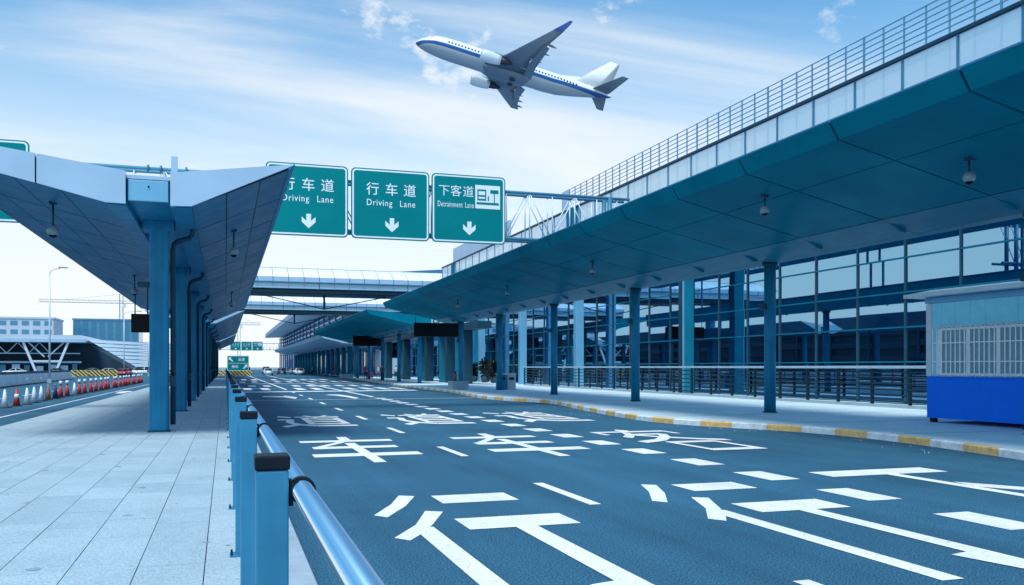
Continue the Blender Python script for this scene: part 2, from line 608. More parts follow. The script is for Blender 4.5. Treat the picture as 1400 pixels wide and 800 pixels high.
def bar(name, p0, p1, w, h, m, parent=None):
    """Rectangular bar between two points, w across and h up."""
    p0, p1 = Vector(p0), Vector(p1)
    L = (p1 - p0).length
    key = ('bar', round(L, 3), w, h, m)
    if key not in CACHE:
        bm = bmesh.new()
        bmesh.ops.create_cube(bm, size=1.0)
        bmesh.ops.scale(bm, vec=(w, h, L), verts=bm.verts)
        CACHE[key] = to_mesh(bm, name, m)
    q = (p1 - p0).to_track_quat('Z', 'Y')
    return put(name, CACHE[key], Matrix.Translation((p0 + p1) / 2) @ q.to_matrix().to_4x4(), parent)


def pipe(name, pts, r, m, parent=None, n=10):
    """Bent pipe through the points."""
    pts = [Vector(p) for p in pts]
    verts, faces = [], []
    for i, p in enumerate(pts):
        a = pts[max(i - 1, 0)]
        b = pts[min(i + 1, len(pts) - 1)]
        t = (b - a).normalized()
        up = Vector((0, 0, 1)) if abs(t.z) < 0.9 else Vector((0, 1, 0))
        s = t.cross(up).normalized()
        u = s.cross(t)
        for k in range(n):
            an = 2 * math.pi * k / n
            verts.append(p + s * (r * math.cos(an)) + u * (r * math.sin(an)))
        if i:
            for k in range(n):
                k2 = (k + 1) % n
                faces.append(((i - 1) * n + k, (i - 1) * n + k2, i * n + k2, i * n + k))
    faces.append(tuple(range(n)))
    faces.append(tuple(range((len(pts) - 1) * n, len(pts) * n)))
    return raw(name, verts, faces, m, parent, smooth=True, origin=pts[0])


def extrude_y(name, prof, y0, y1, m, parent=None, smooth=False):
    """Closed (x, z) profile carried from y0 to y1."""
    n = len(prof)
    vs_ = [(x, y0, z) for x, z in prof] + [(x, y1, z) for x, z in prof]
    fs = [tuple(range(n)), tuple(range(2 * n - 1, n - 1, -1))]
    fs += [(i, (i + 1) % n, n + (i + 1) % n, n + i) for i in range(n)]
    return raw(name, vs_, fs, m, parent, smooth, origin=(prof[0][0], y0, prof[0][1]))


def extrude_x(name, prof, x0, x1, m, parent=None):
    n = len(prof)
    vs_ = [(x0, y, z) for y, z in prof] + [(x1, y, z) for y, z in prof]
    fs = [tuple(range(n)), tuple(range(2 * n - 1, n - 1, -1))]
    fs += [(i, (i + 1) % n, n + (i + 1) % n, n + i) for i in range(n)]
    return raw(name, vs_, fs, m, parent, origin=(x0, prof[0][0], prof[0][1]))


def panel(name, a, b, y0, y1, th, m, parent=None, side=1):
    """Thick panel spanning profile points a -> b (x, z) and y0 -> y1, thickness to one side of the profile."""
    a, b = Vector(a), Vector(b)
    t = (b - a).normalized()
    nrm = Vector((-t.y, t.x)) * th * side
    key = ('panel', round((b - a).x, 3), round((b - a).y, 3), round(y1 - y0, 3), th, m, side)
    if key not in CACHE:
        pr = [Vector((0, 0)), b - a, b - a + nrm, nrm]
        bm = bmesh.new()
        lo = [bm.verts.new((p.x, 0, p.y)) for p in pr]
        hi = [bm.verts.new((p.x, y1 - y0, p.y)) for p in pr]
        bm.faces.new(lo)
        bm.faces.new(hi[::-1])
        for i in range(4):
            j = (i + 1) % 4
            bm.faces.new((lo[i], hi[i], hi[j], lo[j]))
        CACHE[key] = to_mesh(bm, name, m)
    return put(name, CACHE[key], Matrix.Translation((a.x, y0, a.y)), parent)


def flat(name, pts, z, m, parent=None):
    """Flat painted sheet on the ground from (x, y) points."""
    o = raw(name, [(x, y, z) for x, y in pts], [tuple(range(len(pts)))], m, parent, normals=False, origin=(pts[0][0], pts[0][1], z))
    me = o.data
    if me.polygons[0].normal.z < 0:
        me.flip_normals()
    return o


def join_sheet(name, polys, z, m, parent=None):
    """One painted mark made of several strokes, each a hair above the last so that none share a plane."""
    verts, faces = [], []
    for k, poly in enumerate(polys):
        area = sum(poly[i][0] * poly[(i + 1) % len(poly)][1] - poly[(i + 1) % len(poly)][0] * poly[i][1] for i in range(len(poly)))
        if area < 0:
            poly = poly[::-1]
        s = len(verts)
        verts += [(x, y, z + k * 0.0006) for x, y in poly]
        faces.append(tuple(range(s, s + len(poly))))
    return raw(name, verts, faces, m, parent, normals=False, origin=(polys[0][0][0], polys[0][0][1], z))


def copy_tree(o, parent=None):
    c = o.copy()
    COL.objects.link(c)
    if parent is not None:
        c.parent = parent
    W[c.name] = W[o.name].copy()
    for ch in [x for x in bpy.data.objects if x.parent == o]:
        copy_tree(ch, c)
    return c


def place(o, loc, rz=0.0, s=1.0):
    o.matrix_basis = Matrix.Translation(Vector(loc)) @ Matrix.Rotation(rz, 4, 'Z') @ Matrix.Scale(s, 4)
    W[o.name] = o.matrix_basis.copy()


def ordinal(n):
    w = ['first', 'second', 'third', 'fourth', 'fifth', 'sixth', 'seventh', 'eighth', 'ninth', 'tenth', 'eleventh', 'twelfth',
         'thirteenth', 'fourteenth', 'fifteenth', 'sixteenth', 'seventeenth', 'eighteenth', 'nineteenth', 'twentieth']
    if n < 20:
        return w[n]
    return 'twenty-' + w[n - 20] if n < 29 else ['thirtieth', 'thirty-first', 'thirty-second', 'thirty-third', 'thirty-fourth', 'thirty-fifth'][n - 29]


def text_mesh(name, body, size, m, world_m, parent, offset=0.0, sx=1.0, space=1.0, extrude=0.006):
    cu = bpy.data.curves.new(name, 'FONT')
    cu.body = body
    cu.size = size
    cu.align_x = 'CENTER'
    cu.align_y = 'CENTER'
    cu.offset = offset
    cu.space_character = space
    cu.extrude = extrude
    cu.resolution_u = 3
    tmp = bpy.data.objects.new('tmp_text', cu)
    COL.objects.link(tmp)
    dg = bpy.context.evaluated_depsgraph_get()
    me = bpy.data.meshes.new_from_object(tmp.evaluated_get(dg))
    bpy.data.objects.remove(tmp)
    me.materials.clear()
    me.materials.append(MATS[m])
    if sx != 1.0:
        me.transform(Matrix.Diagonal((sx, 1, 1, 1)))
    return put(name, me, world_m, parent)


# ------------------------------------------------------------------ the ground
KERB = [(11.2, -4), (11.5, 0), (12.0, 4), (12.7, 8), (13.45, 12), (14.0, 15), (14.1, 17.5), (13.7, 19.4), (12.95, 21), (12.35, 22.8), (12.2, 24.6),
        (12.4, 26.6), (12.7, 29), (13.2, 32.2), (13.95, 36.4), (13.85, 38.6), (13.2, 40.6), (12.85, 44.2), (13.3, 49), (14.0, 56), (14.2, 68), (15.0, 90), (16.8, 125), (18, 160), (19, 240), (19.5, 420)]


def smooth_path(pts, step):
    out = []
    for i in range(len(pts) - 1):
        p0 = Vector(pts[max(i - 1, 0)])
        p1, p2 = Vector(pts[i]), Vector(pts[i + 1])
        p3 = Vector(pts[min(i + 2, len(pts) - 1)])
        for k in range(12):
            t = k / 12
            out.append(0.5 * ((2 * p1) + (p2 - p0) * t + (2 * p0 - 5 * p1 + 4 * p2 - p3) * t * t + (3 * p1 - p0 - 3 * p2 + p3) * t ** 3))
    out.append(Vector(pts[-1]))
    res, acc = [out[0]], 0.0
    for a, b in zip(out, out[1:]):
        L = (b - a).length
        while acc + L >= step:
            f = (step - acc) / L
            a = a + (b - a) * f
            res.append(a)
            L = (b - a).length
            acc = 0.0
        acc += L
    return res


tag(raw('ground', [(-2500, -60, -0.05), (2500, -60, -0.05), (2500, 4500, -0.05), (-2500, 4500, -0.05)], [(0, 1, 2, 3)], 'far_ground', normals=False), kind='structure')
road = raw('road', [(0.45, -8, 0), (40, -8, 0), (40, 620, 0), (0.45, 620, 0)], [(0, 1, 2, 3)], 'asphalt', normals=False)
tag(road, kind='structure')
left_road = raw('left_road', [(-24, -8, 0.0), (-5.2, -8, 0.0), (-5.2, 620, 0.0), (-24, 620, 0.0)], [(0, 1, 2, 3)], 'asphalt', normals=False)
tag(left_road, kind='structure')

# left platform pavement with separate slabs
pav = box('left_pavement', -5.2, 0.5, -8, 175, -0.04, 0.125, 'joint')
tag(pav, kind='structure')
random.seed(3)
slab_w, slab_l = 0.478, 0.96
slab_rest = []
n_slab = 0
for k in range(-1, 11):
    x1 = -0.146 - 0.478 * k + (0.0 if k >= 0 else 0.0)
    if k == -1:
        xa, xb = -0.146 + 0.004, 0.40
    else:
        xa, xb = -0.146 - 0.478 * (k + 1) + 0.004, -0.146 - 0.478 * k - 0.004
    y = 2.2 + (0.48 if k % 2 else 0.0) + random.choice((0, 0, 0.12))
    while y < 172:
        dz = random.uniform(-0.0012, 0.0012)
        if y < 27.5:
            m = random.choice(('paving', 'paving', 'paving_b', 'paving_c'))
            o = box('paving_slab', xa, xb, y + 0.004, y + slab_l - 0.004, 0.10, 0.15, m, pav)
            o.matrix_basis = Matrix.Translation((0, 0, dz)) @ o.matrix_basis
            n_slab += 1
        elif y < 90:
            slab_rest.append((xa, xb, y + 0.004, y + slab_l - 0.004, 0.15 + dz))
        else:
            slab_rest.append((xa, xb, y + 0.004, 172, 0.15))
            break
        y += slab_l
vv, ff = [], []
for xa, xb, ya, yb, zt in slab_rest:
    s = len(vv)
    vv += [(xa, ya, 0.11), (xb, ya, 0.11), (xb, yb, 0.11), (xa, yb, 0.11), (xa, ya, zt), (xb, ya, zt), (xb, yb, zt), (xa, yb, zt)]
    ff += [(s + 4, s + 5, s + 6, s + 7), (s, s + 1, s + 5, s + 4), (s + 1, s + 2, s + 6, s + 5), (s + 2, s + 3, s + 7, s + 6), (s + 3, s, s + 4, s + 7)]
tag(raw('paving_slabs_far', vv, ff, 'paving', pav), kind='stuff')
random.seed(31)
vv, ff = [], []
for k in range(150):
    cx_, cy2, r_ = random.uniform(-5.0, 0.3), random.uniform(4.5, 24), random.choice((0.012, 0.016, 0.02, 0.03, 0.05))
    s0 = len(vv)
    nn_ = 9
    for q in range(nn_):
        a = 2 * math.pi * q / nn_
        rr = r_ * random.uniform(0.7, 1.25)
        vv.append((cx_ + rr * math.cos(a), cy2 + rr * 1.1 * math.sin(a), 0.1528))
    ff.append(tuple(range(s0, s0 + nn_)))
tag(raw('gum_spots', vv, ff, 'gum', pav, normals=False), kind='stuff')
y = 2.0
while y < 100:                      # kerb stones of the platform, both sides
    box('kerb_stone', 0.405, 0.61, y + 0.004, y + 0.996, -0.02, 0.153, 'kerb_grey', pav, bev=0.012)
    y += 1.0
box('kerb_stone', 0.405, 0.61, 100, 172, -0.02, 0.153, 'kerb_grey', pav)
y = 14.0
while y < 90:
    box('kerb_stone', -5.36, -5.20, y + 0.004, y + 1.996, -0.02, 0.153, 'kerb_grey', pav, bev=0.012)
    y += 2.0
box('kerb_stone', -5.36, -5.20, 90, 172, -0.02, 0.153, 'kerb_grey', pav)

# terminal side pavement behind the curving kerb
kp = smooth_path(KERB, 1.05)
sv = [(p.x + 0.12, p.y, 0.15) for p in kp] + [(62, p.y, 0.15) for p in kp]
nn = len(kp)
sf = [(i, nn + i, nn + i + 1, i + 1) for i in range(nn - 1)]
walk = raw('terminal_pavement', sv, sf, 'walk', normals=True)
if walk.data.polygons[0].normal.z < 0:
    walk.data.flip_normals()
tag(walk, kind='structure')
for i in range(nn - 1):
    a, b = kp[i], kp[i + 1]
    if b.y > 130 or a.y < 2:
        continue
    t = (b - a).normalized()
    nr = Vector((t.y, -t.x))
    g = t * 0.006
    a2, b2 = a + g, b - g
    q = [a2, b2, b2 + nr * 0.16, a2 + nr * 0.16]
    v8 = [(p.x, p.y, -0.02) for p in q] + [(q[0].x, q[0].y, 0.13), (q[1].x, q[1].y, 0.13), (q[2].x, q[2].y, 0.156), (q[3].x, q[3].y, 0.156)]
    v8 += [((q[0] + nr * 0.03).x, (q[0] + nr * 0.03).y, 0.156), ((q[1] + nr * 0.03).x, (q[1] + nr * 0.03).y, 0.156)]
    f8 = [(0, 1, 5, 4), (4, 5, 9, 8), (8, 9, 6, 7), (1, 2, 6, 9, 5), (2, 3, 7, 6), (3, 0, 4, 8, 7), (3, 2, 1, 0)]
    raw('kerb_stone', v8, f8, 'kerb_yellow' if (i % 2 == 0) else 'kerb_white', walk, origin=(a.x, a.y, 0))
# saw-cut joints in the terminal pavement
for yj in [8 + 4 * k for k in range(28)]:
    xa = next(p.x for p in kp if p.y >= yj) + 0.17
    box('pavement_joint', xa, 23.4, yj - 0.008, yj + 0.008, 0.1505, 0.1535, 'joint', walk)

# ------------------------------------------------------------------ road paint
PZ = 0.004


def stroke(pts, w):
    """Polyline in character space -> quads of width w (one per segment)."""
    out = []
    for (x0, y0), (x1, y1) in zip(pts, pts[1:]):
        d = Vector((x1 - x0, y1 - y0))
        n = Vector((-d.y, d.x)).normalized() * (w / 2)
        out.append([(x0 + n.x, y0 + n.y), (x0 - n.x, y0 - n.y), (x1 - n.x, y1 - n.y), (x1 + n.x, y1 + n.y)])
    return out


def hbar(x0, x1, y, h=0.11):
    return [[(x0, y - h / 2), (x1, y - h / 2), (x1, y + h / 2), (x0, y + h / 2)]]


def vbar(x, y0, y1, w=0.11):
    return [[(x - w / 2, y0), (x + w / 2, y0), (x + w / 2, y1), (x - w / 2, y1)]]


def glyph_xing():
    g = [[(0.01, 0.755), (0.07, 0.725), (0.24, 0.85), (0.37, 0.98), (0.28, 1.0), (0.17, 0.88)]]
    g += hbar(0.47, 0.95, 0.915, 0.115)
    g += [[(0.0, 0.52), (0.06, 0.49), (0.16, 0.55), (0.25, 0.62), (0.40, 0.755), (0.31, 0.775), (0.17, 0.63)]]
    g += vbar(0.19, 0.0, 0.60, 0.105)
    g += hbar(0.40, 1.0, 0.61, 0.115)
    g += vbar(0.70, 0.02, 0.556, 0.115)
    g += [[(0.53, 0.125), (0.645, 0.135), (0.645, 0.02), (0.60, 0.02)]]
    return g


def glyph_che():
    g = hbar(0.0, 1.0, 0.80, 0.085)
    g += [[(0.46, 1.0), (0.57, 1.0), (0.57, 0.86), (0.44, 0.72), (0.20, 0.56), (0.07, 0.49), (0.07, 0.55), (0.20, 0.63), (0.34, 0.72), (0.44, 0.82)]]
    g += hbar(0.07, 0.92, 0.525, 0.085)
    g += hbar(0.0, 1.0, 0.25, 0.10)
    g += vbar(0.50, 0.0, 0.70, 0.11)
    return g


def glyph_dao():
    w = 0.10
    g = stroke([(0.05, 0.93), (0.24, 0.82)], w)
    g += hbar(0.0, 0.22, 0.60, 0.09)
    g += stroke([(0.20, 0.61), (0.13, 0.36), (0.26, 0.14)], 0.11)
    g += stroke([(0.0, 0.02), (0.22, 0.17), (0.45, 0.06), (1.0, 0.04)], 0.10)
    g += hbar(0.30, 1.0, 0.83, 0.08)
    g += stroke([(0.48, 0.98), (0.56, 0.85)], 0.07)
    g += stroke([(0.84, 0.98), (0.74, 0.85)], 0.07)
    g += stroke([(0.64, 0.83), (0.58, 0.70)], 0.07)
    g += vbar(0.42, 0.16, 0.72, 0.10)
    g += vbar(0.90, 0.16, 0.72, 0.10)
    for yy in (0.69, 0.52, 0.36, 0.19):
        g += hbar(0.42, 0.90, yy, 0.085)
    return g


def glyph_xia():
    g = hbar(0.0, 1.0, 0.97, 0.105)
    g += vbar(0.50, 0.0, 0.92, 0.095)
    g += stroke([(0.56, 0.70), (0.90, 0.50)], 0.10)
    return g


def glyph_ke():
    g = stroke([(0.46, 1.0), (0.54, 0.92)], 0.10)
    g += hbar(0.03, 0.97, 0.89, 0.065)
    g += vbar(0.06, 0.74, 0.88, 0.07)
    g += vbar(0.94, 0.74, 0.88, 0.07)
    g += stroke([(0.40, 0.84), (0.28, 0.70), (0.12, 0.60)], 0.075)
    g += hbar(0.33, 0.72, 0.735, 0.06)
    g += stroke([(0.72, 0.74), (0.55, 0.58), (0.30, 0.45), (0.0, 0.38)], 0.08)
    g += stroke([(0.33, 0.70), (0.55, 0.55), (0.78, 0.44), (1.0, 0.38)], 0.08)
    g += hbar(0.25, 0.77, 0.34, 0.065)
    g += hbar(0.25, 0.77, 0.035, 0.07)
    g += vbar(0.26, 0.0, 0.36, 0.075)
    g += vbar(0.76, 0.0, 0.36, 0.075)
    return g


def paint_char(glyph, x, y, w=2.02, h=5.75):
    join_sheet('painted_character', [[(x + px * w, y + py * h) for px, py in poly] for poly in glyph], PZ, 'road_paint', road)


for x in (1.55, 4.98):
    paint_char(glyph_xing(), x, 5.40)
    paint_char(glyph_che(), x, 15.15)
    paint_char(glyph_dao(), x, 24.75)
paint_char(glyph_xia(), 8.68, 5.75, 2.16)
paint_char(glyph_ke(), 8.68, 15.2, 2.16)
paint_char(glyph_dao(), 8.68, 24.9, 2.16)
y = -0.3
for k in range(16):                                     # lane line: long thin dashes
    ya = 3.7 + 6.0 * k
    if ya < 58:
        flat('lane_dash', [(4.15, ya), (4.30, ya), (4.30, ya + 2.05), (4.15, ya + 2.05)], PZ, 'road_paint', road)
for k in range(-2, 20):                                 # drop-off lane line: short broad dashes
    ya = 6.87 + 2.045 * k
    flat('broad_dash', [(7.55, ya), (8.05, ya), (8.05, ya + 1.03), (7.55, ya + 1.03)], PZ, 'road_paint', road)
flat('edge_line', [(7.65, 48.5), (7.90, 48.5), (7.90, 190), (7.65, 190)], PZ, 'road_paint', road)
flat('edge_line', [(4.15, 66), (4.35, 66), (4.35, 190), (4.15, 190)], PZ, 'road_paint', road)
flat('stop_line', [(0.9, 59.4), (12.9, 60.6), (12.9, 62.4), (0.9, 61.2)], PZ + 0.004, 'road_paint', road)
flat('cross_line', [(0.9, 44.9), (12.7, 45.1), (12.7, 45.3), (0.9, 45.1)], PZ + 0.004, 'road_paint', road)
flat('cross_line', [(0.9, 89.6), (14.2, 90.4), (14.2, 91.4), (0.9, 90.6)], PZ + 0.004, 'road_paint', road)
for ya, yb, off in ((65, 71, 0.0), (77, 82, 0.6), (96, 104, 0.2), (114, 122, 0.7)):
    x = 1.3 + off
    while x < 13.0:
        if not (3.7 < x + 0.3 < 4.9 or 7.2 < x + 0.3 < 8.4):
            flat('crossing_bar', [(x, ya), (x + 0.6, ya), (x + 0.6, yb), (x, yb)], PZ, 'road_paint', road)
        x += 1.25
# lane arrows before the crossing
flat('painted_arrow', [(2.0, 51.6), (3.1, 51.0), (3.3, 52.4), (3.75, 49.0), (3.45, 46.6), (3.2, 48.6), (3.05, 49.6), (2.0, 50.3)], PZ, 'road_paint', road)
flat('painted_arrow', [(5.6, 52.6), (6.0, 53.6), (6.5, 53.2), (6.75, 50.5), (6.8, 47.0), (6.45, 46.2), (6.3, 49.5), (6.05, 51.6)], PZ, 'road_paint', road)
# left carriageway line
flat('edge_line', [(-7.05, 14), (-6.95, 14), (-6.95, 170), (-7.05, 170)], PZ, 'road_paint', left_road)
for k in range(12):
    ya = 30 + 9 * k
    flat('lane_dash', [(-11.2, ya), (-11.05, ya), (-11.05, ya + 4), (-11.2, ya + 4)], PZ, 'road_paint', left_road)
flat('painted_arrow', [(-6.6, 60), (-6.1, 60), (-6.1, 63), (-5.7, 63), (-6.35, 66), (-6.9, 63), (-6.6, 63)], PZ, 'road_paint', left_road)
# pale grit swept against the kerb
random.seed(21)
gv, gf = [], []
for k in range(90):
    i = random.randrange(8, 40)
    p = kp[i] + Vector((-abs(random.gauss(0.5, 0.45)) - 0.05, random.uniform(-0.5, 0.5)))
    r = random.uniform(0.006, 0.02)
    s = len(gv)
    gv += [(p.x - r, p.y, 0.002), (p.x + r, p.y - r * .4, 0.002), (p.x + r * .3, p.y + r, 0.002), (p.x, p.y, r * 0.9)]
    gf += [(s, s + 1, s + 3), (s + 1, s + 2, s + 3), (s + 2, s, s + 3), (s, s + 2, s + 1)]
tag(raw('gravel', gv, gf, 'road_paint'), 'pale loose grit scattered along the kerb', 'gravel', kind='stuff')

# ------------------------------------------------------------------ railing along the platform kerb
rail = empty('railing', (0.12, 2.5, 0.15), 'blue steel post railing with round polished handrail along the platform kerb', 'railing')
RY = [2.46 + 2.44 * k for k in range(-1, 68)]
for i, yy in enumerate(RY):
    zt = 1.41
    p = box('post', 0.078, 0.162, yy - 0.045, yy + 0.045, 0.15, zt - 0.035, 'post_blue', rail, bev=0.006)
    box('cap', 0.0745, 0.1655, yy - 0.0485, yy + 0.0485, zt - 0.035, zt + 0.004, 'black_plastic', p, bev=0.005)
    box('base_plate', 0.035, 0.205, yy - 0.085, yy + 0.085, 0.151, 0.162, 'post_blue', p)
    if i < 12:
        for sx in (0.05, 0.19):
            for sy in (-0.06, 0.06):
                tube('bolt', (sx, yy + sy, 0.162), (sx, yy + sy, 0.185), 0.009, 'black_plastic', p, n=6)
    if i < 30:
        box('bracket', 0.162, 0.175, yy - 0.03, yy + 0.03, 1.275, 1.345, 'black_plastic', p, bev=0.004)
        tube('clamp', (0.2, yy - 0.022, 1.315), (0.2, yy + 0.022, 1.315), 0.036, 'black_plastic', p, n=20)
tube('handrail', (0.2, -1.5, 1.315), (0.2, 166, 1.315), 0.028, 'chrome', rail, n=24)
tube('lower_rail', (0.20, -1.5, 0.62), (0.20, 166, 0.62), 0.022, 'chrome', rail, n=14)

# ------------------------------------------------------------------ platform canopies (left)
def left_canopy(y0, y1, label, cols, bay=3.333, detail=True):
    root = empty('platform_canopy', (-1.46, y0, 0.15), label, 'canopy', 'butterfly canopies along the platform')
    RB = [(-0.65, 4.92), (0.03, 5.22), (0.70, 5.53), (1.27, 5.79)]           # right wing soffit, outwards
    LB = [(-2.24, 4.91), (-3.05, 5.105), (-3.87, 5.30), (-4.70, 5.50), (-5.45, 5.68)]
    g = 0.012
    n = max(1, round((y1 - y0) / bay))
    L = (y1 - y0) / n
    for k in range(n):
        ya, yb = y0 + k * L + g, y0 + (k + 1) * L - g
        for j in range(3):
            (xa, za), (xb, zb) = RB[j], RB[j + 1]
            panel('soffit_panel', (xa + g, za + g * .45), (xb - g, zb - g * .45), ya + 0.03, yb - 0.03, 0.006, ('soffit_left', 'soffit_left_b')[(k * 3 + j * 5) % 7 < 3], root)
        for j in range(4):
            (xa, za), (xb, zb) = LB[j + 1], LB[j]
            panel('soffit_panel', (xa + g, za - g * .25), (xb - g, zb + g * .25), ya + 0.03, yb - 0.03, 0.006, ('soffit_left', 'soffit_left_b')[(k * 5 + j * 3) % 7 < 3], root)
    # dark trays behind the joints
    extrude_y('soffit_backing', [(-0.65, 4.93), (1.27, 5.80), (1.27, 5.83), (-0.65, 4.96)], y0 + 0.02, y1 - 0.02, 'trim_dark', root)
    extrude_y('soffit_backing', [(-2.24, 4.920), (-5.45, 5.690), (-5.45, 5.72), (-2.24, 4.95)], y0 + 0.02, y1 - 0.02, 'trim_dark', root)
    # roof sheets
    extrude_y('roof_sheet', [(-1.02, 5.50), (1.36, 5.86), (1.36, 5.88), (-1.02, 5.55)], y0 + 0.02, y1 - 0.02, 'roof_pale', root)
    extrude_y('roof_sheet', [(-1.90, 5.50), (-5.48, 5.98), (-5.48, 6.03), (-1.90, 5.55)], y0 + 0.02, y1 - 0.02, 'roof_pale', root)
    # outer edge trims
    extrude_y('edge_trim', [(1.275, 5.785), (1.40, 5.90), (1.37, 5.915), (1.25, 5.81)], y0 - 0.05, y1, 'steel_blue', root)
    extrude_y('edge_trim', [(-5.455, 5.67), (-5.56, 5.80), (-5.56, 6.05), (-5.49, 6.05), (-5.46, 5.75)], y0 - 0.02, y1, 'fascia_pale', root)
    # end fascias facing along the platform
    for ys, sgn in ((y0, -1), (y1, 1)):
        ya, yb = (ys - 0.06, ys) if sgn < 0 else (ys, ys + 0.06)
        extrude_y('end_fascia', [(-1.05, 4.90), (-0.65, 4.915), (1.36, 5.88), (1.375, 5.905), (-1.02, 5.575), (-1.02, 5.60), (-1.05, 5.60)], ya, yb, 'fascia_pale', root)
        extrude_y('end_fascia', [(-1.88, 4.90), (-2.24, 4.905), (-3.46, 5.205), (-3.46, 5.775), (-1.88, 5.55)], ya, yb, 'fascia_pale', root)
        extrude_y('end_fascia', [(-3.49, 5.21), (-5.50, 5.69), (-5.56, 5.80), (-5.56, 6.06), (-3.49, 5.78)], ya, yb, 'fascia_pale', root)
    # central gutter box
    box('gutter_box', -1.875, -1.055, y0 + 0.10, y1 - 0.10, 5.03, 5.42, 'steel_blue', root)
    box('gutter_lid', -1.875, -1.055, y0 + 0.06, y1 - 0.06, 5.425, 5.50, 'fascia_pale', root)
    extrude_y('keel', [(-1.876, 4.88), (-1.876, 5.02), (-2.24, 4.94), (-2.24, 4.90)], y0 + 0.1, y1 - 0.1, 'steel_blue', root)
    extrude_y('keel', [(-1.054, 4.88), (-1.054, 5.02), (-0.65, 4.955), (-0.65, 4.91)], y0 + 0.1, y1 - 0.1, 'steel_blue', root)
    if detail:
        box('end_plate', -1.84, -1.09, y0 + 0.02, y0 + 0.095, 4.98, 5.40, 'column_pale', root, bev=0.01)
        tube('bolt', (-1.46, y0 + 0.021, 5.27), (-1.46, y0 - 0.004, 5.27), 0.018, 'black_plastic', root, n=8)
        box('stub_post', -1.05, -0.93, y0 + 0.25, y0 + 0.37, 5.5, 5.97, 'fascia_pale', root)
    for i, yc in enumerate(cols):
        c = box('column', -1.66, -1.25, yc - 0.2, yc + 0.2, 0.15, 4.86, 'steel_blue', root, bev=0.05)
        box('column_head', -1.80, -1.12, yc - 0.28, yc + 0.28, 4.80, 5.03, 'steel_blue', c, bev=0.01)
        box('column_base', -1.70, -1.21, yc - 0.24, yc + 0.24, 0.148, 0.175, 'dark_steel', c)
        pipe('drain_pipe', [(-0.72, yc + .12, 5.0), (-0.74, yc + .12, 4.78), (-0.80, yc + .12, 4.70), (-1.05, yc + .12, 4.62), (-1.14, yc + .12, 4.54), (-1.165, yc + .12, 4.40), (-1.165, yc + .12, 0.3)], 0.06, 'dark_steel', c, n=12)
        if i < 4:
            box('camera_bracket', -1.93, -1.66, yc - 0.10, yc + 0.10, 3.50, 3.62, 'dark_steel', c, bev=0.02)
        box('switch_box', -1.235, -1.10, yc - 0.06, yc + 0.06, 1.2, 1.45, 'dark_steel', c)
    return root


left_canopy(19.0, 65.0, 'long butterfly canopy over the platform, nearest, with pale blue end fascias', [22 + 10 * k for k in range(5)])
left_canopy(69.0, 115.0, 'second butterfly canopy along the platform, behind the nearest one', [72 + 10 * k for k in range(5)], detail=False)
left_canopy(119.0, 165.0, 'farthest butterfly canopy at the end of the platform', [122 + 10 * k for k in range(5)], detail=False)

# ------------------------------------------------------------------ terminal canopies (right)
FA = [(11.70, 6.66), (11.93, 6.30), (13.35, 5.98), (15.90, 5.405), (16.92, 5.09)]


def right_canopy(y0, nb, label, cols, rail_glass=True):
    bay = 10 / 3
    y1 = y0 + nb * bay
    root = empty('terminal_canopy', (17.1, y0, 0.15), label, 'canopy', 'sloping canopies in front of the terminal')
    for k in range(nb):
        ya, yb = y0 + k * bay, y0 + (k + 1) * bay
        g = 0.03
        panel('fascia_panel', FA[1], FA[0], ya + g, yb - g, 0.05, 'soffit_teal_b', root, side=-1)
        panel('soffit_panel', (FA[1][0] + .004, FA[1][1]), (FA[2][0] - 0.012, FA[2][1] + 0.003), ya + g, yb - g, 0.04, ('soffit_teal', 'soffit_teal_b')[(k * 3) % 5 < 2], root)
        panel('soffit_panel', (FA[2][0] + 0.012, FA[2][1] - 0.003), (FA[3][0] - 0.02, FA[3][1] + 0.005), ya + g, yb - g, 0.04, ('soffit_teal', 'soffit_teal_b')[(k * 7) % 5 < 2], root)
        panel('beam_panel', (FA[3][0] + 0.02, FA[3][1] - 0.006), FA[4], ya + 0.01, yb - 0.01, 0.05, 'column_teal', root)
        # tapering bracket below the beam panel
        bx, bz = FA[3]
        extrude_y('bracket', [(bx + 0.30, bz - 0.10), (bx + 0.75, bz - 0.24), (bx + 0.72, bz - 0.30), (bx + 0.62, bz - 0.29)], ya - 0.04, ya + 0.04, 'column_teal', root)
    extrude_y('soffit_backing', [(11.80, 6.60), (11.99, 6.36), (15.95, 5.47), (16.98, 5.16), (16.98, 5.19), (15.95, 5.51), (12.02, 6.40), (11.82, 6.63)], y0 + 0.03, y1 - 0.03, 'trim_dark', root)
    extrude_y('roof_sheet', [(11.72, 6.64), (17.5, 6.10), (17.5, 6.16), (11.72, 6.70)], y0 + 0.01, y1 - 0.01, 'roof_blue', root)
    extrude_y('rear_beam', [(16.94, 5.09), (17.42, 5.09), (17.46, 6.08), (17.3, 6.08), (16.99, 5.18)], y0 + 0.01, y1 - 0.01, 'column_teal', root)
    for ys in (y0, y1):
        e0, e1 = (ys - 0.04, ys) if ys == y0 else (ys, ys + 0.04)
        extrude_y('end_plate', [(11.70, 6.67), (11.93, 6.295), (15.90, 5.40), (16.92, 5.085), (17.44, 5.085), (17.5, 6.17)], e0, e1, 'soffit_teal_b', root)
    for yc in cols:
        c = tube('column', (17.1, yc, 0.15), (17.1, yc, 5.10), 0.19, 'column_blue', root, n=28)
        tube('column_foot', (17.1, yc, 0.148), (17.1, yc, 0.185), 0.24, 'dark_steel', c, n=24)
        tube('column_head', (17.1, yc, 4.98), (17.1, yc, 5.085), 0.25, 'dark_steel', c, n=24)
        box('lamp_box', 16.74, 16.92, yc - 0.10, yc + 0.10, 3.55, 3.75, 'dark_steel', c, bev=0.02)
    return root


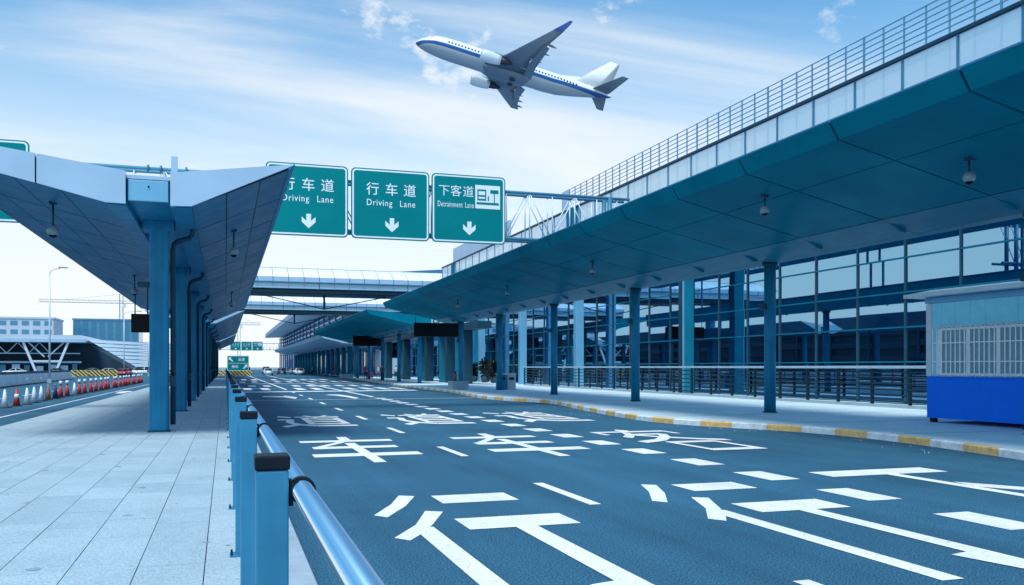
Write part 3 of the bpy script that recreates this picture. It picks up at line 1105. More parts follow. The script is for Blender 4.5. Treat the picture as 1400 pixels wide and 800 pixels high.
RC0 = 1.6667 - 10 / 3
right_canopy(RC0, 21, 'long teal sloping canopy over the terminal pavement, nearest, with dark panel joints', [4.9 + 10 * k for k in range(7)])
right_canopy(76.7, 15, 'second teal sloping canopy farther along the terminal pavement', [79.9 + 10 * k for k in range(5)])

# added open stand, unseen, letting sky light past; carries the balustrade and fence
up = empty('balustrade_stand', (16.7, 30, 6.1), 'unseen added stand holding the balustrade, left open for sky light', 'support')
for k in range(35):
    ya = -1.6 + 2.0 * k
    box('stand_plate', 16.22, 17.24, ya + 0.01, ya + 1.99, 8.40, 8.52, 'soffit_teal_b', up)
for k in range(7):
    for xx in (16.3, 17.15):
        box('stand_leg', xx - 0.05, xx + 0.05, 1.0 + 10.0 * k, 1.1 + 10.0 * k, 6.1, 8.40, 'column_teal', up)
bal = empty('glass_balustrade', (16.3, 30, 8.52), 'pale glass balustrade with dark handrail above the canopy', 'balustrade')
py = [-1.4 + 1.767 * k for k in range(0, 40)]
for i, yy in enumerate(py):
    box('post', 16.27, 16.33, yy - 0.03, yy + 0.03, 8.52, 9.44, 'mid_steel', bal)
    if i:
        box('glass_pane', 16.29, 16.31, py[i - 1] + 0.04, yy - 0.04, 8.54, 9.42, 'rail_glass', bal)
box('handrail', 16.23, 16.37, py[0] - 0.05, py[-1] + 0.05, 9.44, 9.52, 'dark_steel', bal)
box('gate_post', 16.18, 16.42, 39.6, 40.7, 8.52, 9.43, 'soffit_teal', bal)
box('gate_post', 16.18, 16.42, 63.6, 64.3, 8.52, 9.43, 'soffit_teal', bal)
fen = empty('lattice_fence', (17.1, 20, 8.52), 'thin blue steel lattice fence rising behind the glass balustrade', 'fence')
lat_y = [2.0 + 0.767 * k for k in range(54)]
for i, yy in enumerate(lat_y):
    w_ = 0.014 if i % 6 else 0.026
    box('post', 17.08, 17.12, yy - w_, yy + w_, 8.52, 10.94, 'lattice_steel', fen)
for zz in [9.60 + 0.165 * k for k in range(9)]:
    box('bar', 17.085, 17.115, lat_y[0], lat_y[-1], zz - 0.010, zz + 0.010, 'lattice_steel', fen)
box('end_panel', 17.06, 17.14, lat_y[-1] + 0.03, lat_y[-1] + 1.0, 8.52, 10.94, 'fascia_pale', fen)
par = empty('parapet', (17.1, 56, 8.52), 'plain pale parapet continuing beyond the lattice fence', 'parapet')
for k in range(6):
    ya = 52.7 + 2.4 * k
    box('parapet_panel', 17.05, 17.17, ya, ya + 2.392, 9.58, 10.94, 'fascia_pale', par)
    box('parapet_post', 17.08, 17.14, ya + 0.05, ya + 0.11, 8.52, 9.58, 'mid_steel', par)

# ------------------------------------------------------------------ terminal building
WX = 26.0
term = empty('terminal_building', (WX, 40, 0.15), 'terminal with a tall dark reflecting glass curtain wall behind the railing', 'building')
TY0, TY1, PW, PH = -5.0, 129.4, 2.8, 1.40
nby = int((TY1 - TY0) / PW)
zs = [0.15, 1.86, 3.26, 4.66, 6.06, 7.46, 8.86, 10.3]
npane = 0
for i in range(nby + 1):
    yy = TY0 + i * PW
    box('mullion', WX - 0.08, WX + 0.06, yy - 0.028, yy + 0.028, 0.15, 10.3, 'mullion', term)
for zz in zs[1:]:
    box('transom', WX - 0.07, WX + 0.05, TY0, TY0 + nby * PW, zz - 0.03, zz + 0.03, 'column_teal', term)
random.seed(11)
for i in range(nby):
    ya = TY0 + i * PW
    for j in range(len(zs) - 1):
        if npane < 300 and 5 < ya < 122:
            o = box('glass_pane', WX - 0.012, WX + 0.012, ya + 0.036, ya + PW - 0.036, zs[j] + 0.036, zs[j + 1] - 0.036, 'curtain_glass', term)
            a = random.gauss(0, 0.0022)
            o.matrix_basis = o.matrix_basis @ Matrix.Rotation(a, 4, 'Z') @ Matrix.Rotation(random.gauss(0, 0.0016), 4, 'Y')
            npane += 1
        else:
            box('glass_pane', WX - 0.012, WX + 0.012, ya + 0.036, ya + PW - 0.036, zs[j] + 0.036, zs[j + 1] - 0.036, 'curtain_glass', term)
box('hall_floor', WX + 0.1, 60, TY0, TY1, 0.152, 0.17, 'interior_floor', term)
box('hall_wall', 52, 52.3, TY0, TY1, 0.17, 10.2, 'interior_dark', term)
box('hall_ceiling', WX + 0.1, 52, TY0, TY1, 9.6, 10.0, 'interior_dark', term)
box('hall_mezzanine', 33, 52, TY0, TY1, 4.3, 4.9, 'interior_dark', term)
box('roof', WX - 1.2, 60, TY0 - 1, TY1 + 1, 10.35, 11.3, 'roof_pale', term)
for k in range(11):
    yy = 6 + 12 * k
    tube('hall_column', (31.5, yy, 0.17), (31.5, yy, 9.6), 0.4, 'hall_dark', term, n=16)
for yy in (43.4, 59.8, 72.6, 85.5, 98.5):
    m = 'column_teal' if yy < 50 else 'column_pale'
    x = 24.4 if yy < 50 else 24.7
    c = box('pier', x - 0.3, x + 0.3, yy - 0.3, yy + 0.3, 0.15, 10.3, m, term, bev=0.04)
    if yy < 50:
        box('pier_flange', x - 0.36, x - 0.305, yy - 0.12, yy + 0.26, 0.15, 10.3, 'dark_steel', c)
        box('pier_face', x - 0.35, x - 0.305, yy - 0.29, yy - 0.15, 0.15, 10.3, 'column_pale', c)
for yy in (75.6, 82, 91, 103, 115):
    box('dark_pier', 20.1, 20.9, yy - 0.45, yy + 0.45, 0.15, 4.9, 'dark_steel', term, bev=0.04)
    box('dark_pier', 20.2, 20.8, yy + 2.6, yy + 3.2, 0.15, 4.9, 'column_teal', term, bev=0.04)
box('pier_beam', 19.9, 21.1, 70, 120, 4.9, 5.5, 'dark_steel', term)
tube('hall_mast', (26.9, 19.3, 0.17), (26.9, 19.3, 9.6), 0.26, 'dark_steel', term, n=16)

# pavement railing in front of the glass
gr = empty('guard_railing', (23.5, 40, 0.15), 'dark slatted guard railing with pale top rail before the terminal glass', 'railing')
gy = [12.0 + 1.95 * k for k in range(30)]
for yy in gy:
    box('post', 23.46, 23.54, yy - 0.06, yy + 0.06, 0.15, 1.60, 'rail_dark', gr)
for zz in (0.38, 0.60, 0.82, 1.04, 1.26, 1.46):
    tube('slat', (23.44, gy[0], zz), (23.44, gy[-1], zz), 0.028, 'rail_dark', gr, n=8)
box('top_rail', 23.38, 23.60, gy[0] - 0.1, gy[-1] + 0.1, 1.60, 1.70, 'pale_steel', gr, bev=0.015)
box('ground_beam', 23.40, 23.62, gy[0], gy[-1], 0.149, 0.26, 'concrete', gr)

# ------------------------------------------------------------------ guard booth
bo = empty('guard_booth', (18.9, 17, 0.15), 'small guard booth with blue lower wall and white barred window', 'booth')
BY0, BY1, BX0, BX1 = 13.0, 19.35, 18.3, 20.9
box('blue_wall', BX0, BX1, BY0, BY1, 0.27, 1.41, 'booth_blue', bo)
box('body', BX0 + 0.02, BX1 - 0.02, BY0 + 0.02, BY1 - 0.02, 1.405, 3.40, 'booth_white', bo)
for k in range(13):
    ya = BY0 + 0.02 + k * 0.485
    box('wall_board', BX0 - 0.003, BX0 + 0.02, ya + 0.004, min(ya + 0.481, BY1 - 0.19), 2.70, 3.38, 'booth_white', bo)
    if ya > 18.75 or ya < 15.9:
        box('wall_board', BX0 - 0.003, BX0 + 0.02, ya + 0.004, min(ya + 0.481, BY1 - 0.19), 1.412, 2.695, 'booth_white', bo)
box('corner_post', BX0 - 0.015, BX0 + 0.08, BY1 - 0.18, BY1 + 0.015, 1.405, 3.36, 'white_steel', bo)
box('cornice', BX0 - 0.06, BX1 + 0.06, BY0 - 0.06, BY1 + 0.02, 3.38, 3.54, 'column_pale', bo, bev=0.015)
extrude_y('roof', [(BX0 - 0.42, 3.55), (BX1 + 0.4, 3.55), (BX1 + 0.4, 3.66), (BX1 - 0.4, 3.80), (BX0 + 0.5, 3.80), (BX0 - 0.42, 3.64)], BY0 - 0.4, BY1 + 0.42, 'booth_roof', bo)
for xx, yy in ((BX0 + 0.12, BY1 - 0.12), (BX1 - 0.12, BY1 - 0.12), (BX0 + 0.12, 16.3), (BX0 + 0.12, BY0 + 0.12), (BX1 - 0.12, BY0 + 0.12)):
    box('foot', xx - 0.07, xx + 0.07, yy - 0.07, yy + 0.07, 0.15, 0.27, 'rubber', bo)
WY0, WY1, WZ0, WZ1 = 16.05, 18.86, 1.46, 2.66
win = box('window', BX0 - 0.012, BX0 + 0.03, WY0 + 0.03, WY1 - 0.03, WZ0 + 0.05, WZ1 - 0.05, 'blind', bo)
for yy in (WY0, WY0 + 0.93, WY0 + 1.87, WY1):
    box('window_frame', BX0 - 0.045, BX0 - 0.014, yy - 0.05, yy + 0.05, WZ0, WZ1, 'bar_white', win)
for zz in (WZ0, WZ1):
    box('window_frame', BX0 - 0.048, BX0 - 0.016, WY0 + 0.036, WY1 - 0.036, zz - 0.03, zz + 0.03, 'bar_white', win)
for k in range(26):
    yy = WY0 + 0.06 + k * 0.106
    box('blind_slat', BX0 - 0.022, BX0 - 0.013, yy, yy + 0.075, WZ0 + 0.07, WZ1 - 0.07, 'blind', win)
gb = box('window_guard', BX0 - 0.22, BX0 - 0.205, WY0 - 0.06, WY1 + 0.06, 2.275, 2.30, 'bar_white', bo)
box('guard_rail', BX0 - 0.22, BX0 - 0.205, WY0 - 0.06, WY1 + 0.06, 1.78, 1.805, 'bar_white', gb)
for k in range(20):
    yy = WY0 - 0.05 + k * (WY1 - WY0 + 0.1) / 19
    pipe('guard_bar', [(BX0 - 0.02, yy, 1.40), (BX0 - 0.19, yy, 1.42), (BX0 - 0.225, yy, 1.48), (BX0 - 0.225, yy, 2.66), (BX0 - 0.19, yy, 2.72), (BX0 - 0.02, yy, 2.74)], 0.016, 'bar_white', gb, n=6)

# ------------------------------------------------------------------ sign gantries
def sign(x0, x1, y, z0, z1, kind, label, group):
    root = empty('road_sign', ((x0 + x1) / 2, y, z0), label, 'sign', group)
    w, h = x1 - x0, z1 - z0

    def rounded(inset, r):
        pts = []
        for cx_, cz_, a0 in ((x1 - inset - r, z1 - inset - r, 0), (x0 + inset + r, z1 - inset - r, 90), (x0 + inset + r, z0 + inset + r, 180), (x1 - inset - r, z0 + inset + r, 270)):
            for k in range(6):
                a = R(a0 + 18 * k)
                pts.append((cx_ + r * math.cos(a), cz_ + r * math.sin(a)))
        return pts
    extrude_y('board', rounded(0, 0.17), y, y + 0.04, 'sign_green', root)
    o_, i_ = rounded(0.045, 0.14), rounded(0.10, 0.10)
    n = len(o_)
    vs_ = [(x, y - 0.006, z) for x, z in o_] + [(x, y - 0.006, z) for x, z in i_]
    raw('border', vs_, [(k, (k + 1) % n, n + (k + 1) % n, n + k) for k in range(n)], 'sign_white', root, normals=False)
    for zz in (z0 + 0.5, z1 - 0.5):
        box('stiffener', x0 + 0.05, x1 - 0.05, y + 0.042, y + 0.10, zz - 0.05, zz + 0.05, 'sign_back', root)

    def M(u, v):
        return Matrix.Translation((x0 + u * w, y - 0.004, z0 + v * h)) @ Matrix.Rotation(R(90), 4, 'X')

    def arrow(u, v, s):
        c = Vector((x0 + u * w, 0, z0 + v * h))
        P = [(-0.085, 0.26), (0.085, 0.26), (0.085, 0.0), (0.25, 0.15), (0.25, -0.04), (0, -0.27), (-0.25, -0.04), (-0.25, 0.15), (-0.085, 0.0)]
        extrude_y('arrow', [(c.x + a * s, c.z + b * s) for a, b in P], y - 0.008, y - 0.001, 'sign_white', root)
    if kind == 'drive':
        for u, ch in ((0.27, '行'), (0.51, '车'), (0.745, '道')):
            text_mesh('lettering', ch, 0.50, 'sign_white', M(u, 0.70), root, offset=0.002)
        text_mesh('lettering', 'Driving', 0.34, 'sign_white', M(0.355, 0.515), root, offset=0.001, sx=0.84, space=1.16)
        text_mesh('lettering', 'Lane', 0.34, 'sign_white', M(0.715, 0.515), root, offset=0.001, sx=0.84, space=1.16)
        arrow(0.515, 0.21, 1.0)
    elif kind == 'drop':
        for u, ch in ((0.165, '下'), (0.325, '客'), (0.49, '道')):
            text_mesh('lettering', ch, 0.46, 'sign_white', M(u, 0.745), root, offset=0.0)
        text_mesh('lettering', 'Detrainment', 0.31, 'sign_white', M(0.245, 0.555), root, offset=0.0, sx=0.56, space=1.12)
        text_mesh('lettering', 'Lane', 0.31, 'sign_white', M(0.505, 0.555), root, offset=0.0, sx=0.56, space=1.12)
        arrow(0.505, 0.22, 1.0)
        px0, px1, pz0, pz1 = x0 + 0.585 * w, x0 + 0.925 * w, z0 + 0.52 * h, z0 + 0.865 * h
        pl = box('pictogram', px0, px1, y - 0.008, y - 0.001, pz0, pz1, 'sign_white', root)
        pw, ph = px1 - px0, pz1 - pz0

        def pb(u0, u1, v0, v1, m, lift=0.011):
            box('pictogram_mark', px0 + u0 * pw, px0 + u1 * pw, y - lift, y - lift + 0.002, pz0 + v0 * ph, pz0 + v1 * ph, m, pl)
        pb(0.05, 0.95, 0.17, 0.27, 'sign_green')
        pb(0.08, 0.44, 0.34, 0.82, 'sign_green')
        pb(0.13, 0.39, 0.58, 0.74, 'sign_white', 0.014)
        pb(0.13, 0.39, 0.42, 0.50, 'sign_white', 0.014)
        pb(0.60, 0.94, 0.66, 0.82, 'sign_green')
        pb(0.75, 0.79, 0.27, 0.66, 'sign_green')
        pb(0.50, 0.55, 0.33, 0.55, 'sign_green')
    elif kind == 'split':
        text_mesh('lettering', '出发', 0.62, 'sign_white', M(0.66, 0.74), root, offset=0.008)
        text_mesh('lettering', '停车', 0.62, 'sign_white', M(0.36, 0.26), root, offset=0.008)
        box('divider', x0 + 0.12, x1 - 0.12, y - 0.007, y - 0.001, z0 + 0.49 * h, z0 + 0.51 * h, 'sign_white', root)
        for u, v, sx in ((0.18, 0.74, -1), (0.82, 0.26, 1)):
            c = Vector((x0 + u * w, 0, z0 + v * h))
            P = [(-0.42, 0.42), (0.12, 0.42), (-0.06, 0.24), (0.36, -0.22), (0.20, -0.38), (-0.24, 0.06), (-0.42, -0.12)]
            extrude_y('arrow', [(c.x - a * sx, c.z + b) for a, b in P], y - 0.008, y - 0.001, 'sign_white', root)
    return root


def gantry(y, x0, x1, label, braces=True):
    root = empty('sign_gantry', (x0, y, 0), label, 'gantry', 'sign gantries over the road')
    zb, zt = 6.76, 8.62
    for yy in (y + 0.22, y + 0.78):
        tube('chord', (x0, yy, zt), (x1, yy, zt), 0.06, 'lattice_steel', root, n=12)
        tube('chord', (x0, yy, zb), (x1, yy, zb), 0.065, 'lattice_steel', root, n=12)
        k, x = 0, x0
        step = 0.975
        while x + step <= x1 + 0.01:
            lo = zb
            tube('upright', (x, yy, lo), (x, yy, zt), 0.026, 'white_steel', root, n=8)
            a, b = ((x, lo), (x + step, zt)) if k % 2 else ((x, zt), (x + step, lo))
            tube('brace', (a[0], yy, a[1]), (b[0], yy, b[1]), 0.024, 'white_steel', root, n=8)
            x += step
            k += 1
    x = x0
    while x <= x1:
        tube('cross_tie', (x, y + 0.22, zb), (x, y + 0.78, zb), 0.03, 'white_steel', root, n=8)
        tube('cross_tie', (x, y + 0.22, zt), (x, y + 0.78, zt), 0.03, 'white_steel', root, n=8)
        x += 1.95
    for xx, hb in ((x0 + 0.2, 0.0), (x1 - 0.9, 6.2)):
        for yy in (y + 0.22, y + 0.78):
            tube('leg', (xx, yy, hb), (xx, yy, zt), 0.14 if hb == 0 else 0.10, 'mid_steel', root, n=14)
    for k in range(4):                                    # flanged splices of the top chord
        xx = -2.6 + k * 0.42
        tube('flange', (xx, y + 0.22, zt), (xx + 0.07, y + 0.22, zt), 0.13, 'mid_steel', root, n=12)
    for xx in (1.8, 3.9, 4.9, 7.0, 8.0, 10.1):
        box('hanger', xx - 0.04, xx + 0.04, y + 0.105, y + 0.145, 6.6, 8.95, 'dark_steel', root)
    return root


GY = 33.0
gantry(GY, -11.8, 16.0, 'lattice steel gantry carrying the near green signs over the road')
sign(1.39, 4.36, GY, 6.47, 9.12, 'drive', 'green driving lane sign partly covered by the canopy tip', 'green signs on the near gantry')
sign(4.47, 7.45, GY, 6.47, 9.12, 'drive', 'green driving lane sign, middle of the near three, wholly in view', 'green signs on the near gantry')
sign(7.54, 10.51, GY, 6.47, 9.12, 'drop', 'green drop-off lane sign with white bus shelter pictogram', 'green signs on the near gantry')
sign(-9.21, -6.24, GY, 6.47, 9.23, 'drive', 'green sign corner showing above the canopy at the frame edge', 'green signs on the near gantry')
GF = 268.0
gantry(GF, -11.8, 16.0, 'distant lattice gantry far down the road')
sign(1.39, 4.36, GF, 6.47, 9.12, 'drive', 'tiny green sign on the distant gantry, first from the platform', 'green signs on the distant gantry')
sign(4.47, 7.45, GF, 6.47, 9.12, 'drive', 'tiny green sign on the distant gantry, in the middle', 'green signs on the distant gantry')
sign(7.54, 10.51, GF, 6.47, 9.12, 'drop', 'tiny green sign on the distant gantry, nearest the terminal', 'green signs on the distant gantry')
ds = sign(0.35, 4.2, 170.0, 0.95, 3.75, 'split', 'green direction sign with two diagonal arrows at the end of the railing', None)
for xx in (1.0, 3.6):
    box('leg', xx - 0.06, xx + 0.06, 170.06, 170.18, 0.0, 3.6, 'sign_back', ds)

# ------------------------------------------------------------------ foot bridges over the road
def bridge(y, zb, s, x0, x1, label, pitch=1.5):
    root = empty('foot_bridge', (x0, y, zb), label, 'bridge', 'covered foot bridges over the road')
    h = s
    box('deck_beam', x0, x1, y - 0.2, y + 4.2, zb + 0.33 * h, zb + 0.78 * h, 'rail_dark', root, bev=0.08)
    box('sill_band', x0, x1, y - 0.30, y + 4.3, zb + 0.785 * h, zb + 0.83 * h, 'mid_steel', root)
    n = int((x1 - x0) / pitch)
    for k in range(n):
        xa = x0 + k * pitch
        box('wall_pane', xa + 0.02, xa + pitch - 0.02, y - 0.12, y - 0.08, zb + 0.84 * h, zb + 1.34 * h, 'bridge_wall', root)
        if k % 6 == 0:
            box('post', xa - 0.04, xa + 0.04, y - 0.16, y - 0.02, zb + 0.835 * h, zb + 1.36 * h, 'mid_steel', root)
    box('eaves_rail', x0, x1, y - 0.36, y - 0.18, zb + 1.36 * h, zb + 1.47 * h, 'mid_steel', root)
    for k in range(n):
        xa = x0 + k * pitch
        box('fascia_panel', xa + 0.03, xa + pitch - 0.03, y - 0.30, y - 0.24, zb + 1.475 * h, zb + 1.88 * h, 'fascia_pale', root)
        box('fascia_post', xa - 0.03, xa + 0.03, y - 0.34, y - 0.22, zb + 1.475 * h, zb + 1.90 * h, 'mid_steel', root)
        for a, b in (((y - 0.2, zb + 1.90 * h), (y + 1.0, zb + 2.50 * h)), ((y + 1.02, zb + 2.51 * h), (y + 2.3, zb + 2.95 * h))):
            vs_ = [(xa + 0.025, a[0], a[1]), (xa + pitch - 0.025, a[0], a[1]), (xa + pitch - 0.025, b[0], b[1]), (xa + 0.025, b[0], b[1])]
            vs_ += [(p[0], p[1], p[2] + 0.05) for p in vs_]
            raw('roof_panel', vs_, [(0, 3, 2, 1), (4, 5, 6, 7), (0, 1, 5, 4), (1, 2, 6, 5), (2, 3, 7, 6), (3, 0, 4, 7)], 'bridge_roof', root, origin=(xa, a[0], a[1]))
    vs_ = [(x0, y + 2.35, zb + 2.95 * h), (x1, y + 2.35, zb + 2.95 * h), (x1, y + 4.4, zb + 1.9 * h), (x0, y + 4.4, zb + 1.9 * h)]
    vs_ += [(p[0], p[1], p[2] - 0.08) for p in vs_]
    raw('rear_roof', vs_, [(0, 1, 2, 3), (7, 6, 5, 4), (0, 4, 5, 1), (1, 5, 6, 2), (2, 6, 7, 3), (3, 7, 4, 0)], 'roof_pale', root)
    box('ridge', x0, x1, y + 2.28, y + 2.42, zb + 2.94 * h, zb + 3.04 * h, 'mid_steel', root)
    box('rear_wall', x0, x1, y + 4.10, y + 4.16, zb + 0.83 * h, zb + 1.9 * h, 'fascia_pale', root)
    xm = 9.7
    tube('king_post', (xm, y + 2, zb + 0.35 * h), (xm, y + 2, zb - 1.05 * h), 0.11, 'dark_steel', root)
    tube('stay', (xm, y + 2, zb - 1.0 * h), (xm - 6.5, y + 2, zb + 0.36 * h), 0.05, 'dark_steel', root, n=8)
    tube('stay', (xm, y + 2, zb - 1.0 * h), (xm + 6.5, y + 2, zb + 0.36 * h), 0.05, 'dark_steel', root, n=8)
    for xx in (-3.4, x1 - 1.2):
        box('pier', xx - 0.35, xx + 0.35, y + 1.2, y + 2.4, 0, zb + 0.33 * h, 'steel_blue', root, bev=0.1)
    return root


bridge(90.0, 8.65, 1.03, -9, 27, 'covered foot bridge crossing the road, the nearer and larger one')
bridge(131.0, 9.1, 1.03, -10, 30, 'covered foot bridge crossing the road, behind the nearer one')

# ------------------------------------------------------------------ street furniture, hung displays, domes
def dome_cam(p, drop, label):
    x, y, z = p
    root = empty('dome_camera', p, label, 'camera', 'dome cameras under the canopies')
    box('mount', x - 0.07, x + 0.07, y - 0.07, y + 0.07, z - 0.05, z + 0.02, 'dark_steel', root)
    tube('stem', (x, y, z - 0.05), (x, y, z - drop), 0.022, 'dark_steel', root, n=10)
    bm = bmesh.new()
    bmesh.ops.create_uvsphere(bm, u_segments=18, v_segments=10, radius=0.125)
    for v in bm.verts:
        v.co.z *= 0.9
        if v.co.z > 0.02:
            v.co.z = 0.02 + (v.co.z - 0.02) * 1.25
    if 'dome' not in CACHE:
        CACHE['dome'] = to_mesh(bm, 'housing', 'dome_grey', True)
    else:
        bm.free()
    hs = put('housing', CACHE['dome'], Matrix.Translation((x, y, z - drop - 0.09)), root)
    if 'lens' not in CACHE:
        bm = bmesh.new()
        bmesh.ops.create_uvsphere(bm, u_segments=16, v_segments=8, radius=0.095)
        CACHE['lens'] = to_mesh(bm, 'lens', 'black_screen', True)
    put('lens', CACHE['lens'], Matrix.Translation((x, y, z - drop - 0.135)), hs)
    return root


def soffit_z(x):
    for (xa, za), (xb, zb) in zip(FA[1:], FA[2:]):
        if xa <= x <= xb:
            return za + (zb - za) * (x - xa) / (xb - xa)


for x, y, lab in ((14.1, 13.8, 'first from the booth'), (13.1, 19.3, 'second from the booth'), (13.9, 32.2, 'third from the booth'), (13.9, 43.3, 'fourth from the booth'), (13.9, 53.5, 'fifth from the booth')):
    dome_cam((x, y, soffit_z(x)), 0.30, 'pale dome camera hanging under the terminal canopy, ' + lab)
dome_cam((-3.55, 21.2, 5.23), 0.55, 'dark dome camera under the outer wing of the platform canopy')
dome_cam((0.22, 24.6, 5.31), 0.50, 'dark dome camera under the road-side wing of the platform canopy')
dome_cam((0.30, 45.5, 5.35), 0.50, 'small far dome camera under the road-side wing of the platform canopy')
dome_cam((-3.3, 36.5, 5.17), 0.55, 'dome camera under the platform canopy beside the black display')


def display(x0, x1, y, z0, z1, ztop, label):
    root = empty('hanging_display', ((x0 + x1) / 2, y, z0), label, 'display', 'black hanging displays')
    box('housing', x0, x1, y, y + 0.28, z0, z1, 'black_plastic', root, bev=0.02)
    box('screen', x0 + 0.06, x1 - 0.06, y - 0.006, y - 0.001, z0 + 0.06, z1 - 0.06, 'black_screen', root)
    for xx in (x0 + 0.15, x1 - 0.15):
        tube('hanger', (xx, y + 0.14, z1), (xx, y + 0.14, ztop), 0.025, 'dark_steel', root, n=8)
    return root


display(13.5, 17.35, 65.0, 3.95, 5.0, 5.45, 'wide black display hanging under the far end of the nearest terminal canopy')
display(14.3, 17.9, 104.0, 4.15, 5.35, 5.6, 'wide black display hanging under the second terminal canopy')
display(-3.85, -3.05, 41.0, 3.15, 3.95, 5.1, 'small black display hanging under the platform canopy beside the column')


def bin_(x, y, label):
    root = empty('litter_bin', (x, y, 0.15), label, 'bin')
    for k, m in ((0, 'steel_blue'), (1, 'plastic_grey')):
        xa = x - 0.62 + k * 0.62
        b = box('body', xa, xa + 0.60, y - 0.3, y + 0.3, 0.15, 1.15, m, root, bev=0.03)
        box('opening', xa + 0.12, xa + 0.48, y - 0.312, y - 0.296, 0.80, 0.98, 'black_plastic', b)
        box('lid', xa - 0.02, xa + 0.62, y - 0.33, y + 0.33, 1.152, 1.22, 'white_steel', b, bev=0.02)
    return root


bin_(17.75, 55.6, 'twin compartment litter bin beside a canopy column')


def planter(x, y, w, label, plant=None):
    root = empty('planter', (x, y, 0.15), label, 'planter', 'low concrete planters')
    box('trough', x - w / 2, x + w / 2, y - 0.4, y + 0.4, 0.15, 0.72, 'concrete', root, bev=0.03)
    box('soil', x - w / 2 + 0.08, x + w / 2 - 0.08, y - 0.32, y + 0.32, 0.70, 0.735, 'soil_pot', root)
    return root


planter(14.95, 57.4, 1.25, 'low concrete planter block on the kerb, nearer one')
planter(15.5, 119.0, 1.6, 'low concrete planter block on the kerb, farther one')
fx = empty('fire_extinguisher', (14.75, 57.4, 0.735), 'small red cylinder standing on the nearer planter', 'extinguisher')
tube('body', (14.75, 57.4, 0.735), (14.75, 57.4, 1.22), 0.10, 'cone_red', fx, n=14)
tube('neck', (14.75, 57.4, 1.22), (14.75, 57.4, 1.33), 0.05, 'black_plastic', fx, n=10, r2=0.03)
box('handle', 14.70, 14.86, 57.38, 57.42, 1.33, 1.37, 'black_plastic', fx)


def potted(x, y, h, lf, label, n=60):
    root = empty('potted_plant', (x, y, 0.15), label, 'plant', 'potted plants by the terminal entrance')
    tube('pot', (x, y, 0.15), (x, y, 0.70), 0.28, 'soil_pot', root, n=16, r2=0.38)
    tube('stem', (x, y, 0.68), (x, y, h * 0.6), 0.03, 'cone_brown', root, n=7)
    rv, rf = [], []
    for k in range(n):
        a = random.uniform(0, 2 * math.pi)
        e = random.uniform(-0.2, 1.2)
        L = random.uniform(0.5, 1.0)
        wd = random.uniform(0.05, 0.10)
        base = Vector((x, y, random.uniform(0.7, h * 0.62)))
        d = Vector((math.cos(a) * math.cos(e), math.sin(a) * math.cos(e), math.sin(e)))
        s = d.cross(Vector((0, 0, 1))).normalized() * wd
        m = base + d * L * 0.55 + Vector((0, 0, 0.12))
        t = base + d * L - Vector((0, 0, 0.15 * L))
        i = len(rv)
        rv += [base, m + s, t, m - s]
        rf += [(i, i + 1, i + 2), (i, i + 2, i + 3)]
    raw('crown', rv, rf, lf, root, normals=False)
    return root


random.seed(5)
for k, (x, y, h, lf, lab) in enumerate(((24.2, 79.5, 3.0, 'leaf', 'dark leafy plant standing past the end of the guard railing'), (24.3, 83, 3.4, 'leaf', 'tall dark leafy plant, second past the guard railing'),
                                        (24.2, 86.5, 2.9, 'leaf', 'dark leafy plant, third past the guard railing'), (24.0, 99, 2.6, 'leaf_lime', 'lime green plant by the terminal entrance'))):
    potted(x, y, h, lf, lab, 90)

# ------------------------------------------------------------------ traffic cones on the left road
def make_cone(body, band):
    root = empty('traffic_cone', (0, 0, 0))
    box('base', -0.20, 0.20, -0.20, 0.20, 0.0, 0.035, 'rubber', root, bev=0.008)
    c = tube('body', (0, 0, 0.035), (0, 0, 0.74), 0.145, body, root, n=20, r2=0.035)
    if band:
        tube('band', (0, 0, 0.34), (0, 0, 0.52), 0.1035, band, c, n=20, r2=0.0755)
    tube('tip', (0, 0, 0.74), (0, 0, 0.765), 0.035, body if band else 'cone_white', c, n=12, r2=0.022)
    return root


protos = {'white': make_cone('cone_white', None), 'red': make_cone('cone_red', 'cone_white'), 'brown': make_cone('cone_brown', None), 'dark': make_cone('cone_dark', None)}
desc = {'white': 'all white', 'red': 'red and white', 'brown': 'faded brown', 'dark': 'dark navy'}
used = set()
order = ['white', 'red', 'white', 'white', 'white', 'brown', 'dark', 'red', 'red', 'white', 'red'] + ['red'] * 17
cy_ = 39.9
random.seed(8)
for i, kd in enumerate(order):
    o = protos[kd] if kd not in used else copy_tree(protos[kd])
    used.add(kd)
    place(o, (-8.38 + random.uniform(-0.08, 0.08), cy_, 0.0), random.uniform(0, 1.5))
    tag(o, f'{desc[kd]} traffic cone, {ordinal(i)} from the near end of the row', 'traffic cone', 'traffic cones along the left road')
    cy_ += (1.9 if i < 11 else 2.5) * random.uniform(0.88, 1.12)

